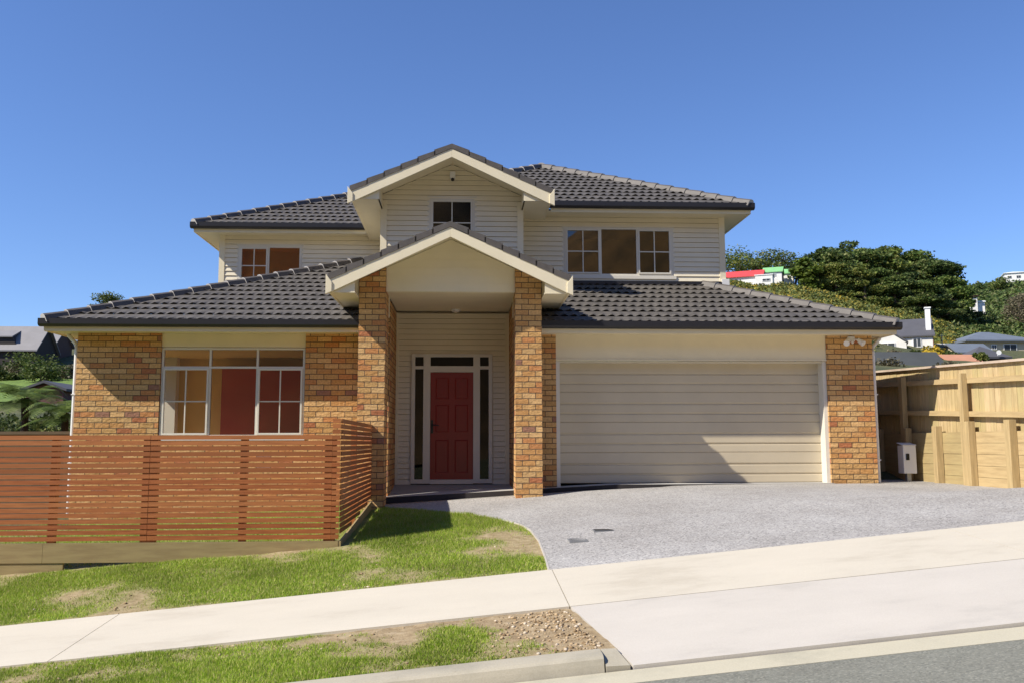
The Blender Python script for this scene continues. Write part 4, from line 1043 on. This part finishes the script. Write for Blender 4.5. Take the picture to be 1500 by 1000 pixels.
# individual trees in the gully
for i, (px, ty, Y, kind, mat, h, lab) in enumerate([
        (1465, 408, 260, 'mass', 'bushleaf', 12, 'tall dark tree breaking the far skyline'), (1432, 414, 270, 'mass', 'pineleaf', 9, 'dark tree on the skyline above the hidden white house'), (1449, 440, 200, 'bush', 'bushleaf', 6, 'round dark tree right of the hidden white house'),
        (1490, 428, 150, 'round', 'olive', 8, 'bare greyish tree at the right edge of the far hill'), (1503, 424, 140, 'round', 'olive', 9, 'second bare tree at the very right edge'), (1470, 462, 150, 'bush', 'scrub', 5, 'green bush below the bare trees'), (1418, 462, 150, 'bush', 'scrub', 5, 'green bush at the foot of the pine stand'), (1446, 474, 130, 'bush', 'bushleaf', 4, 'bush at the bottom of the gorse slope')]):
    q = at(px, ty, Y); t = make_tree('bush' if kind == 'bush' else 'tree', kind, h, lab, 'bush' if kind == 'bush' else 'tree', None, 70+i, .75 if Y > 180 else .4, mat, 1600)
    t.location = (q.x, Y, q.z-h)
for i, (px, ty, Y, h, mat, lab) in enumerate([(1297, 519, 54, 1.6, 'olive', 'bare twiggy shrub in front of the long dark roof, near the garage'), (1385, 522, 54, 1.3, 'olive', 'thin grey-green shrub at the right end of the long dark roof'), (1400, 512, 72, 1.6, 'bushleaf', 'dark shrub between the long dark roof and the orange roof'), (1480, 520, 64, 1.5, 'olive', 'brown shrub just above the fence right of the satellite dish'), (1352, 510, 82, 1.4, 'scrub', 'low shrub at the foot of the gorse by the white chimney house'), (1405, 500, 90, 2.2, 'scrub', 'green shrub behind the carport'), (1262, 500, 74, 2.0, 'olive', 'pale shrub half hidden by the garage eave'), (1494, 518, 66, 1.4, 'bushleaf', 'dark shrub above the fence at the right photo edge'), (1310, 508, 70, 1.0, 'olive', 'dry hedge in front of the small white gabled wing'), (1338, 509, 72, .9, 'bushleaf', 'low dark hedge in front of the white chimney house'), (1378, 508, 74, 1.3, 'bushleaf', 'dark hedge below the carport'), (1436, 512, 62, .9, 'bushleaf', 'low dark bush under the dish house eaves'), (1300, 540, 50, .8, 'olive', 'dry brush along the fence top nearest the garage'), (1345, 538, 50, .8, 'olive', 'dry brush along the fence top below the long dark roof'), (1400, 530, 50, .7, 'bushleaf', 'low bush along the fence top below the orange roof')]):
    q = at(px, ty, Y); t = make_tree('bush', 'bush', h, lab, 'bush', 'shrubs among the houses beyond the paling fence', 140+i, .2, mat, 900)
    t.location = (q.x, Y, q.z-h)
# left garden bushes
for i, (px, ty, Y, h, mat, lab) in enumerate([
        (10, 526, 70, 2.2, 'bushleaf', 'dark bush in front of the dark-walled house at the photo edge'), (35, 526, 68, 2.0, 'olive', 'pale pinkish shrub below the dark-walled house'), (52, 508, 68, 3.0, 'bushleaf', 'tall green bush beside the small grey gable'), (66, 522, 64, 2.6, 'bushleaf', 'dark rounded bush right of the tall green bush'),
        (20, 543, 66, 1.0, 'bushleaf', 'low dark shrub at the top of the left lawn'), (78, 536, 66, 1.2, 'scrub', 'bright green shrub above the shed roof'), (97, 528, 66, 1.7, 'olive', 'twiggy brownish shrub beside the white downpipe'), (3, 540, 66, 1.1, 'bushleaf', 'dark hedge bush at the left photo edge')]):
    q = at(px, ty, Y); t = make_tree('bush', 'bush', h, lab, 'bush', 'shrubs on the slope left of the house', 90+i, .22, mat, 1500)
    t.location = (q.x, Y, q.z-h*1.0); t.scale = (1, 1, 1.0)

# tree ferns
def tree_fern(loc, h, spread, label, seed):
    r = random.Random(seed); t = thing('tree_fern', loc, label, 'tree fern', 'tree ferns behind the low dark fence')
    mb = MB(); mb.tube([(0, 0, -.3), (.03, 0, h*.5), (0, 0, h)], [.12, .09, .10], 9); mb.build('trunk', M['fernbark'], t, local=True)
    nf = 20
    for k in range(nf):
        a = 2*math.pi*k/nf+r.uniform(-.15, .15); L = spread*r.uniform(.8, 1.1); rise = r.uniform(.10, .38)*L if k % 3 else -.1*L
        V = []; Q = []
        def pt(s): return np.array([math.cos(a)*L*s*(1-.08*s), math.sin(a)*L*s*(1-.08*s), h+rise*math.sin(s*2.2)-.30*L*s*s*s])
        nl = 26
        for j in range(nl):
            s = .08+.92*j/nl; p = pt(s); tdir = pt(min(1, s+.03))-p; tdir /= np.linalg.norm(tdir)+1e-6
            side = np.cross(tdir, [0, 0, 1]); side /= np.linalg.norm(side)+1e-6
            wl = L*.26*math.sin(math.pi*min(1, s*.85+.14))*r.uniform(.85, 1.1)
            for sg in (-1, 1):
                b = len(V); tip = p+side*sg*wl+tdir*wl*.35+np.array([0, 0, -.16*wl]); w = tdir*L*.014
                V += [p-w, p+w, tip+w*.5, tip-w*.5]; Q.append((b, b+1, b+2, b+3))
        fast_mesh('frond', V, Q, M['fern'], t)
q = at(37, 582, 25); tree_fern((q.x, 25, .4), q.z-.4, 1.35, 'tree fern with spreading crown on a dark trunk left of the brick wall', 5)
q = at(95, 604, 24.5); tree_fern((q.x, 24.5, .4), q.z-.4, 1.2, 'lower tree fern half hidden behind the brick corner', 6)
for i, (px, ty, Y, h) in enumerate([(15, 598, 29, 1.7), (60, 596, 30, 1.7), (88, 594, 31, 1.7), (-10, 596, 30, 1.8)]):
    q = at(px, ty, Y); t = make_tree('bush', 'bush', h, ['dark undergrowth shrub left of the fern trunk', 'dark undergrowth shrub right of the fern trunk', 'undergrowth shrub close to the brick corner', 'undergrowth shrub at the left photo edge'][i], 'bush', 'undergrowth below the tree ferns', 110+i, .14, 'bushleaf', 1800); t.location = (q.x, Y, q.z-h)

# ------------------------------------------------------------------ distant houses
def cmat(name, col, rough=.7): return simple(name, col, rough, .1, 1.)
HM = {k: cmat('far_'+k, c) for k, c in dict(whitewall=(.78, .76, .70), brickend=(.32, .14, .08), slate=(.085, .085, .095), charcoal=(.065, .07, .068), bluegrey=(.14, .165, .20), creamwall=(.60, .52, .36), orange=(.50, .24, .14), red=(.62, .06, .06), green=(.22, .50, .20), dark=(.03, .022, .02), glass=(.04, .05, .06), greyroof=(.24, .23, .23), darkbrown=(.07, .035, .03), maroon=(.14, .06, .05), white=(.82, .82, .80)).items()}
def far_house(label, c, w, d, h, rh, kind, wall, roof, rz=0, wins=(), eave=.35, name='house', chimney=None, endwall=None, extra=None):
    """local frame: front faces -Y. ridge along X ('gx'), along Y ('gy'), or hip"""
    t = thing(name, c, label, 'house', None, rz)
    mb = MB(); x0, x1 = -w/2, w/2
    mb.box(x0, x1, 0, d, -2.5, h)
    if kind == 'gx': mb.prism([(x0, 0, h), (x0, d, h), (x0, d/2, h+rh-.05)], (w, 0, 0))
    if kind == 'gy': mb.prism([(x0, 0, h), (x1, 0, h), (0, 0, h+rh-.05)], (0, d, 0))
    mb.build('wall', HM[wall], t, local=True)
    if endwall: 
        mb = MB(); mb.box(x1+.01, x1+.06, .02, d-.02, -2.5, h); mb.build('end_wall', HM[endwall], t, local=True)
    mb = MB(); e = eave; k = rh/(d/2 if kind != 'gy' else w/2); zt = h-e*k
    th = .12
    if kind == 'gx':
        for s in (0, 1):
            y0, y1 = (-e, d/2) if s == 0 else (d+e, d/2)
            mb.hexa([(x0-e, y0, zt), (x1+e, y0, zt), (x1+e, y1, h+rh), (x0-e, y1, h+rh), (x0-e, y0, zt+th), (x1+e, y0, zt+th), (x1+e, y1, h+rh+th), (x0-e, y1, h+rh+th)])
    elif kind == 'gy':
        for s in (-1, 1):
            xa = s*(w/2+e); mb.hexa([(xa, -e, zt), (0, -e, h+rh), (0, d+e, h+rh), (xa, d+e, zt), (xa, -e, zt+th), (0, -e, h+rh+th), (0, d+e, h+rh+th), (xa, d+e, zt+th)])
    else:
        a = [(x0-e, -e, h), (x1+e, -e, h), (x1+e, d+e, h), (x0-e, d+e, h)]
        ir = min(w, d)/2+e; ra = (x0-e+ir, d/2, h+rh); rb = (x1+e-ir, d/2, h+rh)
        if w >= d: mb.add(a+[ra, rb], [(0, 1, 5, 4), (1, 2, 5), (2, 3, 4, 5), (3, 0, 4)])
        mb.box(x0-e, x1+e, -e, d+e, h-.15, h-.005)
    R_ = mb.build('roof', HM[roof], t, local=True)
    if chimney:
        mb = MB(); cx, cy, cw, ch = chimney; mb.box(cx-cw/2, cx+cw/2, cy-cw/2, cy+cw/2, h-2, h+ch); mb.box(cx-cw/2-.06, cx+cw/2+.06, cy-cw/2-.06, cy+cw/2+.06, h+ch, h+ch+.12); mb.build('chimney', HM['white'], R_, local=True)
    for (a, b, z0, z1) in wins:
        mb = MB(); mb.box(a, b, -.05, -.005, z0, z1); W = mb.build('window', HM['glass'], t, local=True)
        mb = MB(); f = .05
        mb.box(a-f, a, -.07, -.004, z0-f, z1+f); mb.box(b, b+f, -.07, -.004, z0-f, z1+f); mb.box(a, b, -.07, -.004, z1, z1+f); mb.box(a, b, -.07, -.004, z0-f, z0); mb.box((a+b)/2-.02, (a+b)/2+.02, -.065, -.051, z0, z1)
        mb.build('frame', HM['white'], W, local=True)
    return t
# white house with chimney (Y 75): main body gable ridge along X, a front gable wing on its left
c = at(1330, 517, 78); far_house('white house with dark slate roof and tall white chimney beyond the paling fence', (c.x, 78, c.z), 4.2, 5, 1.55, 1.7, 'gx', 'whitewall', 'slate', -.42, [(-1.4, -.8, .55, 1.25), (.5, 1.1, .55, 1.25)], .2, chimney=(1.85, .8, .42, 2.5), endwall='brickend')
c = at(1302, 517, 75.5); far_house('small white gabled wing with a triple window, left of the white house', (c.x, 75.5, c.z), 2.9, 2.3, .95, 1.05, 'gy', 'whitewall', 'slate', -.42, [(-.6, .5, .30, .85)], .15)
# long dark roof
c = at(1336, 548, 58); far_house('low house with a long plain dark green-grey roof just behind the paling fence', (c.x, 58, c.z), 5.1, 4, .0, 1.6, 'gx', 'darkbrown', 'charcoal', 0, [], .3)
# modern house
c = at(1470, 522, 82); far_house('large cream house with blue-grey hipped roof at the right edge', (c.x, 82, c.z), 7.0, 6, 1.55, 1.15, 'hip', 'creamwall', 'bluegrey', 0, [(-3.1, -2.4, .55, 1.1), (-1.1, -.7, .7, 1.1), (.1, 1.3, .5, 1.15), (2.4, 3.2, .5, 1.15)], .3)
c = at(1428, 522, 76); far_house('low blue-grey lean-to wing beside the cream house', (c.x, 76, c.z), 2.9, 3, .4, .8, 'gx', 'creamwall', 'bluegrey', 0, [], .3)
c = at(1450, 529, 68); t = far_house('dark hip-roofed house with a white satellite dish', (c.x, 68, c.z), 2.6, 2.6, .35, 1.0, 'hip', 'darkbrown', 'slate', 0, [], .35)
mb = MB(); mb.tube([(.40, -.42, .42), (.45, -.50, .62)], .02, 6); mb.cur = 0; mb.tube([(.45, -.52, .66), (.44, -.56, .66)], [.16, .19], 14); mb.build('satellite_dish', HM['white'], t, local=True)
c = at(1413, 533, 66); far_house('low house with a terracotta orange roof between the two dark roofs', (c.x, 66, c.z), 2.2, 2.4, .2, .55, 'gx', 'creamwall', 'orange', 0, [], .25)
# houses on the ridge
c = at(1083, 411, 136); far_house('long house with a bright red roof on the ridge', (c.x, 136, c.z-.4), 6.8, 5, 1.0, 1.2, 'gx', 'whitewall', 'red', -.42, [], .3)
c = at(1119, 413, 133); far_house('low white garage below the green roof on the ridge', (c.x, 133, c.z-.2), 2.6, 3, 1.25, .25, 'gx', 'whitewall', 'white', -.42, [(-.2, .9, .3, .65)], .1)
c = at(1132, 412, 137); far_house('tall white house with a light green roof on the ridge', (c.x, 137, c.z-.1), 2.8, 3.6, 1.6, .95, 'gx', 'whitewall', 'green', -.42, [(-.3, 0, .9, 1.3), (.25, .5, .9, 1.3)], .2, endwall='slate')
c = at(1153, 411, 140); far_house('smaller white house with a green roof behind the taller one', (c.x, 140, c.z), 1.9, 3, 1.2, .85, 'gx', 'whitewall', 'green', -.42, [], .2)
# gully + skyline houses at right
c = at(1418, 444, 172); far_house('white house with a brown roof half hidden in the far bush', (c.x, 172, c.z), 3.4, 4, 1.2, .6, 'gx', 'whitewall', 'maroon', -.42, [(-1.0, .2, .4, .9)], .3)
c = at(1436, 446, 172); far_house('small white annex lower down in the far bush', (c.x, 172, c.z-.4), 1.6, 3, .9, .3, 'gx', 'whitewall', 'white', -.42, [], .2)
c = at(1487, 413, 290); far_house('pale house on the far skyline at the right edge', (c.x, 290, c.z+.6), 6, 6, 2.6, .8, 'hip', 'whitewall', 'white', -.42, [(-2, -1, .6, 1.5), (.5, 1.8, .6, 1.5)], .4)
# open carport and mast
c = at(1388, 517, 84); t = thing('carport', (c.x, 84, c.z), 'open dark carport at the foot of the gorse slope', 'carport')
mb = MB(); mb.box(-1.2, .9, 0, 2, .85, .95); mb.build('roof', HM['white'], t, local=True)
for x in (-1.1, -.1, .8): mb = MB(); mb.box(x-.05, x+.05, .05, .15, -1, .85); mb.build('post', HM['dark'], t, local=True)
mb = MB(); mb.box(-.3, .85, 1.5, 1.6, -1, .8); mb.build('rear_wall', HM['dark'], t, local=True)
c = at(1381, 517, 80); t = thing('utility_pole', (c.x, 80, c.z-.5), 'thin grey pole in front of the gorse slope', 'pole'); mb = MB(); mb.tube([(0, 0, -1), (0, 0, 2.3)], [.05, .035], 6); mb.build('shaft', HM['greyroof'], t, local=True); mb = MB(); mb.box(-.25, .25, -.03, .03, 2.1, 2.16); mb.build('crossarm', HM['greyroof'], t, local=True)
# left side
c = at(14, 545, 80); t = far_house('dark-walled house with a steep plain grey roof at the left photo edge', (c.x-.6, 80, c.z), 5.4, 4.2, 2.1, 2.1, 'gx', 'dark', 'greyroof', 0, [(-2.2, -.9, .5, 1.1)], .25, extra=None)
mb = MB(); mb.prism([(-1.2, .25, 2.45), (.9, .25, 2.45), (.5, .25, 3.15), (-1.2, .25, 3.15)], (0, 1.0, 0)); mb.build('dormer', HM['dark'], t, local=True)
mb = MB(); mb.hexa([(-1.4, .1, 3.1), (.6, .1, 3.1), (.6, 1.6, 3.75), (-1.4, 1.6, 3.75), (-1.4, .1, 3.2), (.6, .1, 3.2), (.6, 1.6, 3.85), (-1.4, 1.6, 3.85)]); mb.build('dormer_roof', HM['greyroof'], t, local=True)
c2 = at(67, 532, 84); far_house('narrow grey gabled wing right of the dark-walled house', (c2.x, 84, c2.z), 1.5, 3.6, 1.9, 1.6, 'gx', 'darkbrown', 'greyroof', 0, [], .2)
c = at(65, 592, 44); far_house('small maroon shed with a low dark gable roof behind the tree fern', (c.x, 44, c.z), 1.75, 2.5, .72, .32, 'gy', 'maroon', 'slate', 0, [], .22, name='shed')
c = at(98, 512, 100); far_house('tiny grey-roofed house on the yellow hillside beside the brick corner', (c.x, 100, c.z), 2.2, 2.4, .75, .5, 'gx', 'whitewall', 'bluegrey', -.42, [(-.3, .5, .2, .6)], .2)

# ------------------------------------------------------------------ light
L = bpy.data.lights.new('sun', 'SUN'); L.energy = 5.0; L.angle = R(.53); L.color = (1, .93, .82)
so = bpy.data.objects.new('sun', L); C.objects.link(so); dirv = Vector((.98, .40, -1.0)).normalized()
so.rotation_euler = dirv.to_track_quat('-Z', 'Y').to_euler()
w = bpy.data.worlds.new('World'); S.world = w; w.use_nodes = True; nt = w.node_tree
sky = nt.nodes.new('ShaderNodeTexSky'); sky.sky_type = 'NISHITA'; sky.sun_disc = False
sky.sun_elevation = math.asin(-dirv.z); sky.sun_rotation = math.atan2(-dirv.x, -dirv.y)
sky.air_density = 1.0; sky.dust_density = 0.; sky.ozone_density = 8.0; sky.altitude = 0
bg = nt.nodes['Background']; bg.inputs[1].default_value = .11; nt.links.new(mixc(nt, 1., sky.outputs[0], (1.0, .985, 1.12), 'MULTIPLY'), bg.inputs[0])
S.view_settings.view_transform = 'Standard'; S.view_settings.look = 'None'; S.view_settings.exposure = .42; S.view_settings.gamma = 1
S.render.engine = 'CYCLES'; S.cycles.max_bounces = 8; S.cycles.transparent_max_bounces = 16
S.render.resolution_x = 1024; S.render.resolution_y = 682
